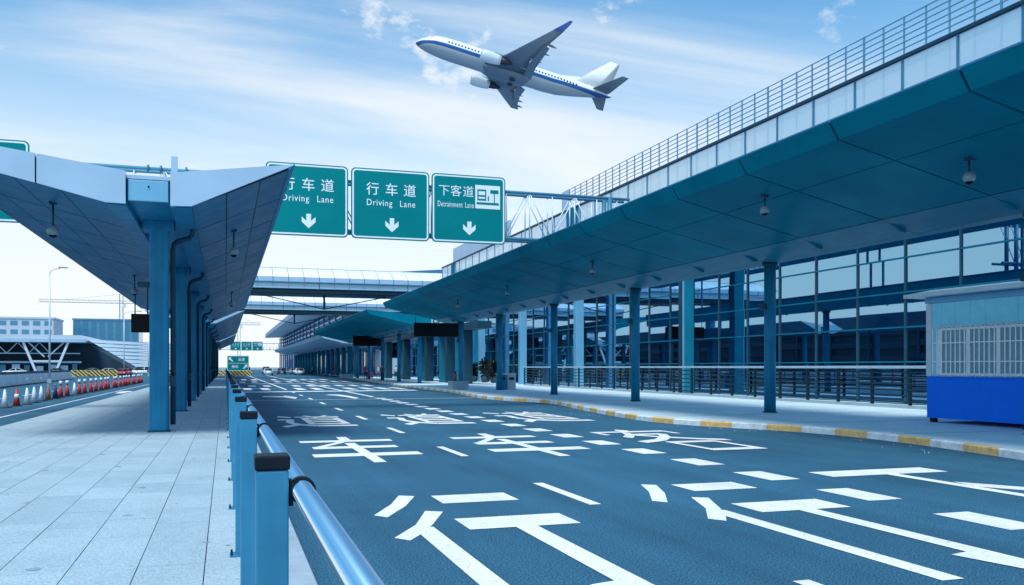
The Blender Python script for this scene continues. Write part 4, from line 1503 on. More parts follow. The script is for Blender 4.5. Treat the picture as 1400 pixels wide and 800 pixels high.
# ------------------------------------------------------------------ barriers on the left
wl_ = empty('ramp_wall', (-17.5, 90, 0), 'white concrete ramp wall with a notched top edge', 'wall')
for k in range(14):
    ya = 70 + 4.4 * k
    xa, xb = -16.4 - 0.055 * (ya - 70), -16.4 - 0.055 * (ya + 4.4 - 70)
    vs_ = [(xa, ya + .02, -0.02), (xb, ya + 4.38, -0.02), (xb - 0.4, ya + 4.38, -0.02), (xa - 0.4, ya + .02, -0.02)]
    vs_ += [(xa, ya + .02, 1.02), (xb, ya + 4.38, 1.02), (xb - 0.25, ya + 4.38, 1.02), (xa - 0.25, ya + .02, 1.02)]
    raw('wall_section', vs_, [(0, 1, 2, 3), (4, 7, 6, 5), (0, 4, 5, 1), (1, 5, 6, 2), (2, 6, 7, 3), (3, 7, 4, 0)], 'concrete_pale', wl_, origin=(xa, ya, 0))
    for j in range(3):
        yb = ya + 0.25 + j * 1.46
        x = -16.43 - 0.055 * (yb - 70)
        box('notch_block', x - 0.24, x - 0.02, yb, yb + 0.75, 1.02, 1.26, 'dark_steel' if j % 2 == 0 else 'trim_dark', wl_)
    box('base_strip', xa + 0.01, xa + 0.06, ya + .05, ya + 4.3, 0.0, 0.10, 'trim_dark', wl_)


def hazard(x0, x1, y, h, label):
    root = empty('hazard_barrier', ((x0 + x1) / 2, y, 0), label, 'barrier', 'striped hazard barriers')
    x = x0
    while x < x1 - 0.1:
        xe = min(x + 2.0, x1)
        box('board', x + 0.01, xe - 0.01, y, y + 0.25, 0.12, h, 'hazard_stripes', root, bev=0.03)
        box('foot', x + 0.3, x + 0.6, y - 0.15, y + 0.4, 0.0, 0.12, 'rubber', root)
        x += 2.0
    return root


hazard(-27.5, -17.0, 160.0, 1.15, 'yellow and black striped barrier behind the row of cones')
hazard(-13.5, -9.0, 172.0, 1.15, 'short yellow and black striped barrier beside the platform column')
hazard(0.9, 4.7, 167.5, 1.0, 'yellow and black striped barrier below the green direction sign')
hazard(-4.8, 0.2, 171.5, 1.0, 'yellow and black striped barrier at the end of the platform')

# ------------------------------------------------------------------ lamp posts
def lamp_post(x, y, h, label, arm=2.2):
    root = empty('street_lamp', (x, y, 0), label, 'street lamp', 'street lamps along the left road')
    tube('post', (x, y, 0), (x, y, h - 0.6), 0.10, 'white_steel', root, n=12, r2=0.06)
    pipe('arm', [(x, y, h - 0.62), (x + 0.08, y, h - 0.3), (x + 0.4, y, h - 0.08), (x + 0.9, y, h), (x + arm, y, h + 0.12)], 0.045, 'white_steel', root, n=8)
    box('lamp_head', x + arm - 0.1, x + arm + 0.75, y - 0.15, y + 0.15, h + 0.06, h + 0.20, 'plastic_grey', root, bev=0.04)
    box('base', x - 0.2, x + 0.2, y - 0.2, y + 0.2, 0, 0.4, 'concrete', root, bev=0.02)
    return root


lamp_post(-14.6, 54, 9.4, 'street lamp whose arm reaches in at the frame edge', 1.2)
lamp_post(-16.8, 98.5, 11.6, 'tall pale street lamp standing before the truss-sided hall', 0.9)
lamp_post(-16.9, 168, 11.4, 'distant street lamp in front of the dark glass tower')
lamp_post(-13.2, 172, 9.0, 'short distant lamp post next to the platform column', 0.6)

# ------------------------------------------------------------------ cars
def make_car(paint, kind='sedan'):
    root = empty('parked_car', (0, 0, 0))
    L, wd = 4.5, 0.86
    low = [(-2.25, 0.32), (-2.22, 0.72), (-2.05, 0.88), (-1.15, 0.96), (1.25, 0.98), (2.05, 0.92), (2.22, 0.75), (2.25, 0.34), (1.95, 0.24), (-1.95, 0.24)]
    if kind == 'van':
        low = [(-2.3, 0.32), (-2.28, 0.75), (-2.0, 0.98), (-1.3, 1.05), (2.1, 1.06), (2.28, 0.9), (2.3, 0.34), (1.95, 0.24), (-1.95, 0.24)]
    bm = bmesh.new()
    a = [bm.verts.new((x, -wd, z)) for x, z in low]
    b = [bm.verts.new((x, wd, z)) for x, z in low]
    bm.faces.new(a)
    bm.faces.new(b[::-1])
    for i in range(len(low)):
        j = (i + 1) % len(low)
        bm.faces.new((a[i], b[i], b[j], a[j]))
    bmesh.ops.bevel(bm, geom=bm.edges[:], offset=0.07, segments=2, affect='EDGES')
    body = put('body', to_mesh(bm, 'body', paint, True), Matrix.Identity(4), root)
    top = [(-1.2, 0.94), (-0.45, 1.40), (0.75, 1.43), (1.65, 0.97)] if kind != 'van' else [(-1.6, 1.0), (-0.95, 1.72), (1.95, 1.76), (2.2, 1.05)]

    def cabin(name, m, s, dz, parent):
        bm = bmesh.new()
        w0, w1 = wd - 0.05 + s, wd - 0.24 + s
        p = []
        for k, (x, z) in enumerate(top):
            ww = w0 if k in (0, 3) else w1
            xx = x + (s * 0.9 if k >= 2 else -s * 0.9)
            p.append((bm.verts.new((xx, -ww, z + dz)), bm.verts.new((xx, ww, z + dz))))
        bm.faces.new([q[0] for q in p])
        bm.faces.new([q[1] for q in p][::-1])
        for k in range(4):
            q, r_ = p[k], p[(k + 1) % 4]
            bm.faces.new((q[0], q[1], r_[1], r_[0]))
        bmesh.ops.bevel(bm, geom=bm.edges[:], offset=0.05, segments=2, affect='EDGES')
        return put(name, to_mesh(bm, name, m, True), Matrix.Identity(4), parent)
    cabin('window_glass', 'car_glass', 0.0, 0.0, root)
    zt = top[1][1]
    box('roof', top[1][0] + 0.02, top[2][0] - 0.02, -wd + 0.26, wd - 0.26, zt - 0.02, zt + 0.05, paint, root, bev=0.03)
    for s in (-1, 1):
        bar('pillar', (top[0][0] + .03, s * (wd - 0.06), top[0][1] + 0.02), (top[1][0] + .03, s * (wd - 0.235), zt), 0.06, 0.06, paint, root)
        bar('pillar', (top[3][0] - .03, s * (wd - 0.06), top[3][1] + 0.02), (top[2][0] - .03, s * (wd - 0.235), zt), 0.08, 0.06, paint, root)
        xm = (top[1][0] + top[2][0]) / 2
        bar('pillar', (xm, s * (wd - 0.045), 0.98), (xm, s * (wd - 0.225), zt), 0.08, 0.05, paint, root)
        box('mirror', -0.95, -0.78, s * (wd + 0.09) - 0.08, s * (wd + 0.09) + 0.08, 0.98, 1.10, paint, root, bev=0.02)
        for x in (-1.38, 1.36):
            wh = tube('wheel', (x, s * (wd - 0.16), 0.31), (x, s * (wd + 0.012), 0.31), 0.31, 'rubber', root, n=22)
            tube('rim', (x, s * (wd + 0.0), 0.31), (x, s * (wd + 0.022), 0.31), 0.19, 'car_silver', wh, n=16)
        box('headlight', -2.26, -2.14, s * 0.62 - 0.17, s * 0.62 + 0.17, 0.62, 0.76, 'lamp_clear', root, bev=0.02)
        box('tail_light', 2.16, 2.27, s * 0.64 - 0.15, s * 0.64 + 0.15, 0.66, 0.82, 'lamp_red', root, bev=0.02)
    box('number_plate', 2.25, 2.275, -0.22, 0.22, 0.48, 0.60, 'sign_white', root)
    box('bumper', -2.29, -2.2, -0.72, 0.72, 0.30, 0.46, 'black_plastic', root, bev=0.03)
    return root


cars = {}


def car(paint, kind, loc, rz, label):
    key = (paint, kind)
    if key not in cars:
        cars[key] = make_car(paint, kind)
        o = cars[key]
    else:
        o = copy_tree(cars[key])
    place(o, loc, rz)
    tag(o, label, 'car', 'cars around the terminal roads')


car('car_white', 'sedan', (-20.5, 176, 0), R(12), 'white car parked behind the striped barrier')
car('car_white', 'van', (-15.2, 182, 0), R(5), 'white van parked beyond the short striped barrier')
car('car_red', 'sedan', (-16.6, 165, 0), R(80), 'red car between the two striped barriers')
car('car_white', 'sedan', (8.2, 182, 0), R(-90), 'white car driving away on the middle lane')
car('car_silver', 'van', (4.6, 205, 0), R(90), 'pale van on the far lane beside the green direction sign')
car('car_dark', 'sedan', (11.8, 200, 0), R(-90), 'dark car stopped at the far kerb, nearest of the queue')
car('car_white', 'sedan', (14.4, 184, 0), R(-88), 'white car stopped at the kerb beyond the planter')
car('car_silver', 'sedan', (14.9, 205, 0), R(-90), 'silver car stopped at the far kerb')
car('car_dark', 'van', (9.6, 225, 0), R(-90), 'dark van far down the road')
car('car_silver', 'sedan', (-27, 205, 0), R(8), 'silver car parked before the truss-sided hall')
car('car_dark', 'sedan', (-33, 200, 0), R(10), 'dark car parked before the truss-sided hall')
car('car_white', 'sedan', (-40, 198, 0), R(6), 'white car parked before the truss-sided hall')
car('car_dark', 'sedan', (-13.6, 45.5, 0), R(88), 'dark car cut off by the frame edge behind the first cone')

# ------------------------------------------------------------------ people
def person(loc, rz, shirt, trousers, stride, label, pack=None, arm=0.15):
    root = empty('person', loc, label, 'person', 'people on the terminal pavement')
    bm = bmesh.new()
    J = [((0, 0, 0.95), 0.15), ((0, 0, 1.18), 0.135), ((0, 0.0, 1.40), 0.155), ((0, 0.01, 1.50), 0.06), ((0, 0.02, 1.57), 0.085), ((0, 0.025, 1.66), 0.10), ((0, 0.02, 1.74), 0.07)]
    E = [(0, 1), (1, 2), (2, 3), (3, 4), (4, 5), (5, 6)]
    for s in (-1, 1):
        b = len(J)
        f = stride * s
        J += [((s * 0.10, 0, 0.86), 0.095), ((s * 0.10, f * 0.5 + 0.05, 0.49), 0.065), ((s * 0.10, f - 0.03, 0.09), 0.045), ((s * 0.105, f + 0.14, 0.04), 0.04)]
        E += [(0, b), (b, b + 1), (b + 1, b + 2), (b + 2, b + 3)]
        b = len(J)
        J += [((s * 0.19, 0, 1.41), 0.06), ((s * 0.25, -f * 0.4, 1.14), 0.045), ((s * 0.25, -f * 0.7 + arm, 0.90), 0.036), ((s * 0.25, -f * 0.8 + arm + 0.03, 0.80), 0.035)]
        E += [(2, b), (b, b + 1), (b + 1, b + 2), (b + 2, b + 3)]
    me = bpy.data.meshes.new('body')
    me.from_pydata([j[0] for j in J], E, [])
    o = bpy.data.objects.new('tmp_body', me)
    COL.objects.link(o)
    o.modifiers.new('skin', 'SKIN')
    for k, sv_ in enumerate(me.skin_vertices[0].data):
        sv_.radius = (J[k][1], J[k][1])
        sv_.use_root = k == 0
    ss = o.modifiers.new('sub', 'SUBSURF')
    ss.levels = 1
    dg = bpy.context.evaluated_depsgraph_get()
    m2 = bpy.data.meshes.new_from_object(o.evaluated_get(dg))
    bpy.data.objects.remove(o)
    m2.materials.clear()
    for m in ('skin', shirt, trousers, 'hair', 'rubber'):
        m2.materials.append(MATS[m])
    for p in m2.polygons:
        c = p.center
        p.use_smooth = True
        if c.z > 1.69 or (c.z > 1.58 and c.y < 0.0):
            p.material_index = 3
        elif c.z > 1.49 or (abs(c.x) > 0.2 and c.z < 1.08):
            p.material_index = 0
        elif c.z > 0.93:
            p.material_index = 1
        elif c.z > 0.10:
            p.material_index = 2
        else:
            p.material_index = 4
    wm = Matrix.Translation(Vector(loc)) @ Matrix.Rotation(rz, 4, 'Z')
    put('body', m2, wm, root)
    if pack:
        bm = bmesh.new()
        bmesh.ops.create_cube(bm, size=1.0)
        bmesh.ops.scale(bm, vec=(0.32, 0.2, 0.46), verts=bm.verts)
        bmesh.ops.bevel(bm, geom=bm.edges[:], offset=0.06, segments=2, affect='EDGES')
        put('backpack', to_mesh(bm, 'backpack', pack, True), wm @ Matrix.Translation((0, -0.22, 1.22)), root)
    return root


person((18.4, 119.5, 0.15), R(25), 'cloth_white', 'cloth_dark', 0.12, 'standing person in pale top with a dark backpack under the second canopy', 'cloth_dark')
person((15.9, 138, 0.15), R(-60), 'cloth_dark', 'cloth_blue', 0.28, 'walking person in dark top leaning forward near the far kerb')
person((19.5, 168, 0.15), R(20), 'cloth_pink', 'cloth_blue', 0.15, 'person in pink top far along the terminal pavement')
person((17.0, 112, 0.15), R(170), 'cloth_pink', 'cloth_dark', 0.05, 'person in pink top partly hidden behind a canopy column')
person((20.8, 125, 0.15), R(80), 'cloth_white', 'cloth_blue', 0.2, 'person in white top walking behind the canopy columns')
person((20.6, 92, 0.15), R(40), 'cloth_dark', 'cloth_dark', 0.18, 'person in dark clothes beside the lime green plant')
person((22.0, 84, 0.15), R(200), 'cloth_blue', 'cloth_dark', 0.1, 'person in blue jacket standing near the terminal entrance')
for k, (x, y, sh) in enumerate(((17.9, 190, 'cloth_dark'), (18.6, 200, 'cloth_white'), (19.0, 176, 'cloth_blue'), (20.2, 185, 'cloth_dark'))):
    person((x, y, 0.15), R(40 * k), sh, 'cloth_dark', 0.15, ['person in black far along the pavement', 'person in white far along the pavement', 'person in blue top far along the pavement', 'person in dark clothes close to the far terminal wall'][k])

def suitcase(x, y, m, label):
    root = empty('suitcase', (x, y, 0.15), label, 'suitcase', 'suitcases on the terminal pavement')
    b = box('shell', x - 0.22, x + 0.22, y - 0.14, y + 0.14, 0.21, 0.85, m, root, bev=0.05)
    for s in (-1, 1):
        tube('handle_rod', (x + s * 0.1, y + 0.08, 0.84), (x + s * 0.1, y + 0.08, 1.10), 0.012, 'plastic_grey', root, n=6)
        tube('wheel', (x + s * 0.17 - 0.02, y, 0.19), (x + s * 0.17 + 0.02, y, 0.19), 0.04, 'rubber', root, n=10)
    tube('handle', (x - 0.11, y + 0.08, 1.10), (x + 0.11, y + 0.08, 1.10), 0.016, 'black_plastic', root, n=6)


person((16.4, 96, 0.15), R(160), 'cloth_blue', 'cloth_dark', 0.22, 'person in blue shirt walking towards the planter near the kerb')
person((19.4, 104, 0.15), R(-20), 'cloth_white', 'cloth_dark', 0.1, 'person in white shirt waiting with a suitcase under the second canopy')
suitcase(19.9, 103.7, 'cloth_blue', 'dark blue suitcase beside the person in white shirt')
suitcase(18.9, 119.2, 'car_red', 'red suitcase beside the person with a dark backpack')

# ------------------------------------------------------------------ truss-sided hall on the left
hall = empty('exhibition_hall', (-60, 250, 0), 'low pale-roofed hall with open truss side on the left', 'building')
HY = 250.0
z_top = 10.0
extrude_y('roof', [(-110, 8.1), (-34.5, 8.1), (-33.5, 8.6), (-35.5, 9.9), (-110, 9.9)], HY, HY + 60, 'roof_pale', hall)
box('roof_edge', -110, -34.2, HY - 0.25, HY - 0.02, 8.05, 8.9, 'fascia_pale', hall)
vs_ = [(-34.6, HY + 0.5, 9.2), (-20.0, HY + 10, 0.8), (-13, HY + 60, 0.8), (-13, HY + 60, 6.6), (-14, HY + 12, 6.6), (-34.0, HY + 1, 9.9)]
extrude_y('dark_hall', [(-110, 0), (-23, 0), (-35.5, 8.05), (-110, 8.05)], HY + 14, HY + 40, 'hall_dark', hall)
# ribbed slanting side roof: each band is a strip of its own
for k in range(8):
    f0, f1 = k / 8, (k + 1) / 8 - 0.02
    def P(f):
        return (-34.2 + 14.0 * f, HY + 0.2, 8.9 - 8.4 * f)
    a, b = P(f0), P(f1)
    top_a = (-8.0, HY + 26, 8.2 - 7.6 * f0)
    top_b = (-8.0, HY + 26, 8.2 - 7.6 * f1)
    vs_ = [a, b, top_b, top_a]
    vs_ += [(p[0], p[1] + 0.3, p[2] - 0.05) for p in vs_]
    raw('roof_strip', vs_, [(0, 1, 2, 3), (7, 6, 5, 4), (0, 4, 5, 1), (1, 5, 6, 2), (2, 6, 7, 3), (3, 7, 4, 0)], 'roof_pale', hall)
for xc in (-43.6, -64, -84, -104):
    for s in (-1, 1):
        bar('strut', (xc + s * 2.2, HY + 0.6, 0.3), (xc + s * 5.2, HY + 0.6, 8.1), 0.55, 0.55, 'white_steel', hall)
        bar('strut', (xc + s * 0.4, HY + 1.0, 4.3), (xc + s * 4.2, HY + 1.0, 8.1), 0.3, 0.3, 'pale_steel', hall)
    bar('strut', (xc - 3.2, HY + 0.6, 3.2), (xc + 3.2, HY + 0.6, 3.2), 0.4, 0.4, 'white_steel', hall)
for xa in [-108 + 5 * k for k in range(13)]:
    bar('truss_brace', (xa, HY + 3, 5.2), (xa + 2.5, HY + 3, 8.0), 0.2, 0.2, 'pale_steel', hall)
    bar('truss_brace', (xa + 5, HY + 3, 5.2), (xa + 2.5, HY + 3, 8.0), 0.2, 0.2, 'pale_steel', hall)
bar('truss_chord', (-110, HY + 3, 5.2), (-36, HY + 3, 5.2), 0.25, 0.25, 'pale_steel', hall)
box('mezzanine_band', -110, -36, HY + 5, HY + 5.4, 2.7, 3.2, 'pale_steel', hall)
random.seed(2)
for k in range(26):
    x = -108 + 2.8 * k
    box('pale_bit', x, x + random.uniform(0.8, 1.9), HY + 4, HY + 4.4, 0.2, random.uniform(1.4, 2.5), random.choice(('pale_steel', 'fascia_pale', 'mid_steel')), hall)  # pale blocks added; their colour stands in for interior light

# ------------------------------------------------------------------ blocks behind
def block(x0, x1, y, h, wall, m_pane, label, rows, cols_, z0=0.0, frame_h=0.5, name='office_block'):
    root = empty(name, ((x0 + x1) / 2, y, 0), label, 'building')
    box('wall', x0, x1, y, y + 25, 0, h, wall, root)
    box('roof', x0 - 0.4, x1 + 0.4, y - 0.4, y + 25.4, h, h + 0.8, wall, root)
    cw, rh = (x1 - x0) / cols_, (h - z0) / rows
    for r_ in range(rows):
        for c in range(cols_):
            box('window', x0 + cw * (c + 0.18), x0 + cw * (c + 0.82), y - 0.12, y - 0.02, z0 + rh * (r_ + 0.5 - frame_h / 2), z0 + rh * (r_ + 0.5 + frame_h / 2), m_pane, root)
    return root


block(-152, -92, 470, 23.5, 'block_pale', 'tower_glass', 'pale low office block behind the hall, the wide one at the frame edge', 4, 14, 8, 0.45)
block(-104, -76, 455, 24.0, 'block_pale', 'tower_glass', 'pale office block with square windows behind the hall', 4, 6, 8, 0.5)
block(-76, -44, 510, 26.5, 'tower_glass', 'mid_steel', 'dark blue glass office block behind the hall roof', 9, 8, 2, 0.8)

# ------------------------------------------------------------------ banded car park left of the road, seen mirrored in the terminal glass
cp = empty('car_park', (-52, 110, 0), 'banded multi-storey car park mirrored in the terminal glass', 'building')
box('core', -78, -52.5, 20, 215, 0, 8.6, 'hall_dark', cp)
for k in range(4):
    box('deck_band', -78.5, -52, 19.5, 215.5, 0.9 + 2.2 * k, 1.9 + 2.2 * k, 'hall_dark' if k != 2 else 'dark_steel', cp)
for k in range(20):
    box('deck_column', -52.4, -51.9, 22 + 10 * k, 22.5 + 10 * k, 0, 8.6, 'dark_steel', cp)
box('roof', -79, -51.5, 19, 216, 8.6, 9.2, 'mid_steel', cp)

# ------------------------------------------------------------------ far terminal on the right
ft = empty('far_terminal', (22, 260, 0), 'distant terminal with dark blue roof edge and banded glass beyond the bridges', 'building')
extrude_y('roof', [(16.6, 14.6), (17.0, 16.4), (60, 20), (60, 18.5)], 142, 400, 'roof_blue', ft)
extrude_y('eave_soffit', [(16.8, 14.55), (24, 14.9), (24, 14.7), (16.8, 14.45)], 142, 400, 'roof_pale', ft)
box('wall', 24.2, 60, 142, 400, 0.15, 15, 'tower_glass', ft)
for k in range(6):
    box('sun_louvre', 23.0, 24.1, 142, 398, 6.6 + 1.35 * k, 6.9 + 1.35 * k, 'white_steel', ft)
for j in range(9):
    for i in range(5):
        box('front_pane', 24.6 + 2.6 * j, 27.0 + 2.6 * j, 141.8, 141.96, 0.6 + 2.7 * i, 3.1 + 2.7 * i, 'bridge_wall' if (i * 3 + j * 5) % 4 == 0 else 'curtain_glass', ft)
for k in range(22):
    yy = 146 + 12 * k
    box('fin', 22.7, 23.2, yy - 0.35, yy + 0.35, 0.15, 14.4, 'roof_blue', ft)
for k in range(40):
    yy = 143 + 6.3 * k
    box('shopfront_pane', 24.05, 24.15, yy, yy + 4.6, 0.6, 4.6, 'bridge_glass' if k % 3 else 'fascia_pale', ft)
# scalloped canopy along the far terminal
sc = empty('scalloped_canopy', (18, 170, 0), 'far pale scalloped canopy continuing along the terminal', 'canopy')
for k in range(16):
    ya = 130 + 8 * k
    pts = [(13.2, 6.4), (13.6, 5.9), (16.5, 5.2), (22.5, 4.9), (22.5, 5.5), (16.5, 6.2)]
    extrude_y('canopy_leaf', pts, ya + 0.25, ya + 7.75, 'fascia_pale', sc)
    tube('column', (19.0, ya + 4, 0.15), (19.0, ya + 4, 5.0), 0.35, 'column_teal', sc, n=14)

# ------------------------------------------------------------------ tower cranes
def crane(x, y, h, l0, l1, label):
    root = empty('tower_crane', (x, y, 0), label, 'crane', 'distant tower cranes')
    for sx in (-1, 1):
        for sy in (-1, 1):
            bar('mast', (x + sx, y + sy, 0), (x + sx, y + sy, h + 6), 0.35, 0.35, 'crane_steel', root)
    for k in range(int(h / 3)):
        s = -1 if k % 2 else 1
        bar('lacing', (x - s, y - 1, 3 * k), (x + s, y - 1, 3 * k + 3), 0.18, 0.18, 'crane_steel', root)
    for zz, yy in ((h, -0.8), (h, 0.8), (h + 1.6, 0)):
        bar('jib_chord', (x + l0, y + yy, zz), (x + l1, y + yy, zz), 0.3, 0.3, 'crane_steel', root)
    n = int(abs(l1 - l0) / 3)
    for k in range(n):
        xa = x + l0 + (l1 - l0) * k / n
        xb = x + l0 + (l1 - l0) * (k + 1) / n
        bar('jib_lacing', (xa, y - 0.8, h), (xb, y, h + 1.6), 0.15, 0.15, 'crane_steel', root)
    box('cab', x + 0.8, x + 2.6, y - 1.4, y + 1.2, h - 2.6, h - 0.4, 'white_steel', root)
    box('counterweight', x + l0, x + l0 + 3, y - 1, y + 1, h - 2.2, h, 'concrete', root)
    bar('tie', (x, y, h + 6), (x + l1 * 0.7, y, h + 1.6), 0.12, 0.12, 'crane_steel', root)
    bar('tie', (x, y, h + 6), (x + l0 * 0.8, y, h + 0.3), 0.12, 0.12, 'crane_steel', root)
    return root


crane(-64, 620, 43, 14, -48, 'distant tower crane with jib seen over the hall')
crane(10, 700, 34, -14, 16, 'distant tower crane rising beyond the bridges at the end of the road')

# ------------------------------------------------------------------ the aircraft
PM = Matrix(((-0.96403543, -0.07571839, 0.25475952, 33.1), (0.10776422, -0.98758824, 0.11426435, 157.3), (0.24294559, 0.13760884, 0.96022979, 61.3), (0, 0, 0, 1)))
air = put('airliner', None, PM)
tag(air, 'white twin-engine airliner with blue stripe climbing in the sky', 'airplane')


def craft(name, verts, faces, m, parent=None, smooth=True):
    me = bpy.data.meshes.new(name)
    me.from_pydata(verts, [], faces)
    me.materials.append(MATS[m])
    bm = bmesh.new()
    bm.from_mesh(me)
    bmesh.ops.recalc_face_normals(bm, faces=bm.faces)
    bm.to_mesh(me)
    bm.free()
    if smooth:
        for p in me.polygons:
            p.use_smooth = True
    return put(name, me, PM, parent or air)


def loft(rings):
    n = len(rings[0])
    verts = [v for r_ in rings for v in r_]
    faces = []
    for i in range(len(rings) - 1):
        for k in range(n):
            k2 = (k + 1) % n
            faces.append((i * n + k, i * n + k2, (i + 1) * n + k2, (i + 1) * n + k))
    faces.append(tuple(range(n)))
    faces.append(tuple(range((len(rings) - 1) * n, len(rings) * n)))
    return verts, faces


st = [(0.0, -0.62, 0.04, 0.04), (-0.12, -0.60, 0.28, 0.26), (-0.5, -0.52, 0.62, 0.58), (-1.2, -0.38, 1.02, 0.98), (-2.2, -0.18, 1.40, 1.40), (-3.4, -0.03, 1.66, 1.74), (-5.0, 0.0, 1.83, 1.95), (-7, 0.0, 1.88, 2.0),
      (-12, 0.0, 1.88, 2.0), (-18, 0.0, 1.88, 2.0), (-24.5, 0.0, 1.88, 2.0), (-27.5, 0.10, 1.80, 1.88), (-30.5, 0.42, 1.52, 1.52), (-33.5, 0.78, 1.10, 1.10), (-36, 1.02, 0.68, 0.70), (-37.4, 1.12, 0.38, 0.42), (-38.0, 1.15, 0.14, 0.18)]
rings = []
for x, zc, ry, rz in st:
    rings.append([(x, ry * math.cos(2 * math.pi * k / 36), zc + rz * math.sin(2 * math.pi * k / 36)) for k in range(36)])
fus = craft('fuselage', *loft(rings), 'hull_colour')
# belly fairing
rings = []
for x, s in ((-11.5, 0.05), (-12.6, 0.6), (-14, 0.92), (-17, 1.0), (-20, 0.95), (-21.8, 0.6), (-23, 0.05)):
    rings.append([(x, 2.15 * s * math.cos(2 * math.pi * k / 24), -1.25 + 1.0 * s * math.sin(2 * math.pi * k / 24)) for k in range(24)])
craft('belly_fairing', *loft(rings), 'wing_grey')


def foil(root_le, root_c, tip_le, tip_c, t_root, t_tip, m, name, vertical=False, mid=None):
    """Tapered aerofoil from root to tip. Points (x, y, z) of the leading edges; chords run aft."""
    secs = [(Vector(root_le), root_c, t_root)]
    if mid:
        secs.append((Vector(mid[0]), mid[1], mid[2]))
    secs.append((Vector(tip_le), tip_c, t_tip))
    prof = [(0, 0), (0.04, 0.35), (0.15, 0.62), (0.35, 0.72), (0.65, 0.45), (1.0, 0.03), (0.65, -0.22), (0.35, -0.30), (0.15, -0.28), (0.04, -0.2)]
    rings = []
    for le, c, t in secs:
        r_ = []
        for a, b in prof:
            off = b * t * c
            r_.append((le.x - a * c, le.y + (off if vertical else 0), le.z + (0 if vertical else off)))
        rings.append(r_)
    return craft(name, *loft(rings), m)


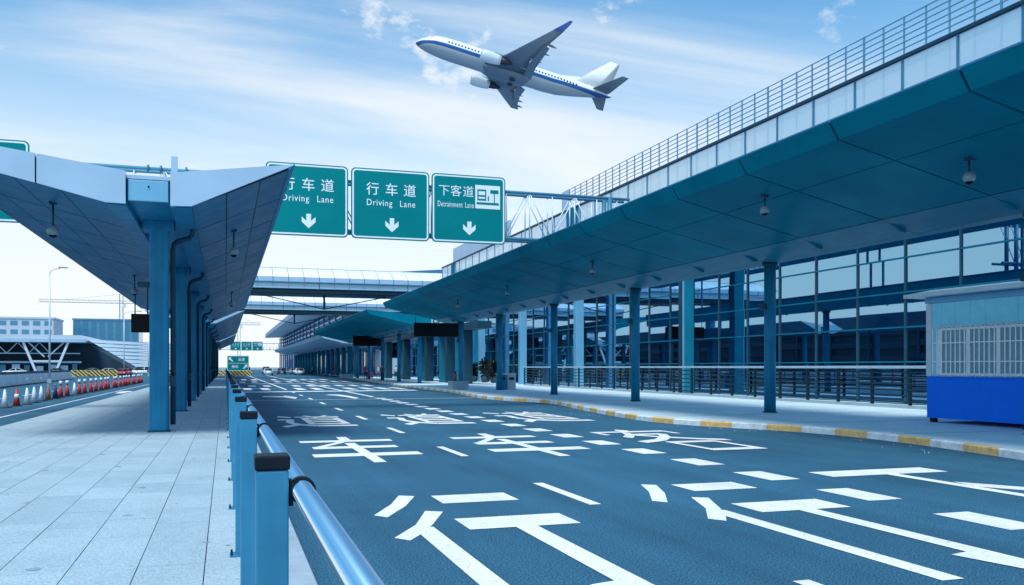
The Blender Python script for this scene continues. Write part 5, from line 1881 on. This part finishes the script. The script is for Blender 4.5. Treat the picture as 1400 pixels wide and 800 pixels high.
for s in (1, -1):
    w = foil((-12.6, s * 1.2, -1.15), 8.2, (-21.7, s * 15.6, 0.85), 1.65, 0.13, 0.10, 'wing_grey', 'wing', mid=((-16.0, s * 5.9, -0.52), 4.35, 0.12))
    # winglet
    rings = []
    for x, y_, z, c in ((-21.7, 15.6, 0.85, 1.65), (-22.2, 16.0, 1.2, 1.4), (-23.1, 16.3, 2.0, 1.0), (-24.0, 16.5, 2.9, 0.55)):
        rings.append([(x, s * (y_ - 0.05), z), (x - c, s * (y_ - 0.02), z), (x - c, s * (y_ + 0.03), z), (x, s * (y_ + 0.06), z)])
    craft('winglet', *loft(rings), 'plane_blue' if s > 0 else 'nacelle', w, smooth=False)
    for yy, L in ((3.6, 3.0), (6.9, 2.6), (9.6, 2.3), (12.2, 1.9)):               # flap track fairings
        xc = -18.6 - (yy - 3.6) * 0.36
        zc = -1.0 + yy * 0.085
        rings = []
        for q, rr in ((0, 0.02), (0.25, 0.17), (0.6, 0.18), (1.0, 0.03)):
            rings.append([(xc - q * L, s * yy + rr * math.cos(2 * math.pi * k / 10), zc - 0.18 * q - 0.05 + rr * 1.3 * math.sin(2 * math.pi * k / 10)) for k in range(10)])
        craft('flap_fairing', *loft(rings), 'wing_grey', w)
    # trailing flap let down a little
    rings = []
    for yy, xl, zl, c in ((2.0, -20.3, -1.15, 1.5), (5.9, -20.4, -0.75, 1.3), (11.6, -21.5, 0.05, 0.9)):
        rings.append([(xl, s * yy, zl + 0.06), (xl - c, s * yy, zl - 0.42 * c), (xl - c, s * yy, zl - 0.46 * c), (xl, s * yy, zl - 0.08)])
    craft('flap', *loft(rings), 'wing_grey', w, smooth=False)
    # engine
    rings = []
    for x, rr in ((-11.75, 0.78), (-11.65, 0.90), (-11.8, 0.97), (-12.3, 1.05), (-13.4, 1.07), (-14.6, 0.95), (-15.3, 0.80)):
        rings.append([(x, s * 4.85 + rr * math.cos(2 * math.pi * k / 28), -1.55 + rr * 0.98 * math.sin(2 * math.pi * k / 28)) for k in range(28)])
    e = craft('engine_nacelle', *loft(rings), 'nacelle')
    rings = []
    for x, rr in ((-11.72, 0.76), (-11.74, 0.72), (-11.76, 0.3), (-11.64, 0.05)):
        rings.append([(x, s * 4.85 + rr * math.cos(2 * math.pi * k / 24), -1.55 + rr * math.sin(2 * math.pi * k / 24)) for k in range(24)])
    craft('fan', *loft(rings), 'fan_dark', e)
    rings = []
    for x, rr in ((-15.2, 0.66), (-16.2, 0.56), (-17.1, 0.34), (-17.6, 0.08)):
        rings.append([(x, s * 4.85 + rr * math.cos(2 * math.pi * k / 20), -1.5 + rr * math.sin(2 * math.pi * k / 20)) for k in range(20)])
    craft('exhaust_cone', *loft(rings), 'fan_dark', e)
    py_ = s * 4.85
    craft('pylon', [(-12.6, py_ - .14, -0.5), (-12.6, py_ + .14, -0.5), (-18, py_ + .14, -0.95), (-18, py_ - .14, -0.95), (-14.4, py_ - .14, -0.35), (-14.4, py_ + .14, -0.35), (-18, py_ + .14, -0.6), (-18, py_ - .14, -0.6), ],
          [(0, 1, 2, 3), (4, 7, 6, 5), (0, 4, 5, 1), (2, 6, 7, 3), (1, 5, 6, 2), (3, 7, 4, 0)], 'wing_grey', e, smooth=False)
    foil((-33.6, s * 0.5, 1.15), 3.6, (-37.4, s * 7.1, 1.75), 1.35, 0.09, 0.08, 'wing_grey', 'tailplane')
fin = foil((-30.2, 0, 1.9), 7.0, (-36.4, 0, 8.1), 2.0, 0.09, 0.09, 'plane_white', 'tail_fin', vertical=True)
craft('dorsal_fillet', [(-26.2, 0, 1.92), (-31.5, 0.16, 1.7), (-31.5, -0.16, 1.7), (-31.6, 0, 3.2)], [(0, 1, 3), (0, 3, 2), (1, 2, 3), (0, 2, 1)], 'plane_white', smooth=False)


def hull_y(x, z):
    for (xa, za, ya, ra), (xb, zb, yb, rb) in zip(st, st[1:]):
        if xb <= x <= xa:
            f = (x - xa) / (xb - xa)
            zc, ry, rz = za + (zb - za) * f, ya + (yb - ya) * f, ra + (rb - ra) * f
            q = (z - zc) / rz
            return ry * math.sqrt(max(0.0, 1 - q * q))
    return 1.88


wv, wf = [], []
for s in (1, -1):
    x = -5.6
    while x > -30.5:
        z0, z1 = 0.34, 0.72
        i = len(wv)
        for xx, zz in ((x, z0), (x - 0.30, z0), (x - 0.30, z1), (x, z1)):
            wv.append((xx, s * (hull_y(xx, zz) + 0.02), zz))
        wf.append((i, i + 1, i + 2, i + 3))
        x -= 0.62
tag(craft('cabin_windows', wv, wf, 'fan_dark', fus, smooth=False), kind='stuff')
for s in (1, -1):
    pts = [(-1.55, 0.28), (-2.5, 0.42), (-2.75, 0.95), (-2.15, 0.93)]
    craft('cockpit_window', [(x, s * (hull_y(x, z) + 0.03), z) for x, z in pts], [(0, 1, 2, 3)], 'fan_dark', fus, smooth=False)
for s in (1, -1):
    tube('wheel', PM @ Vector((-18.6, s * 1.0, -2.22)), PM @ Vector((-18.6, s * 1.0, -2.34)), 0.52, 'fan_dark', air, n=20)
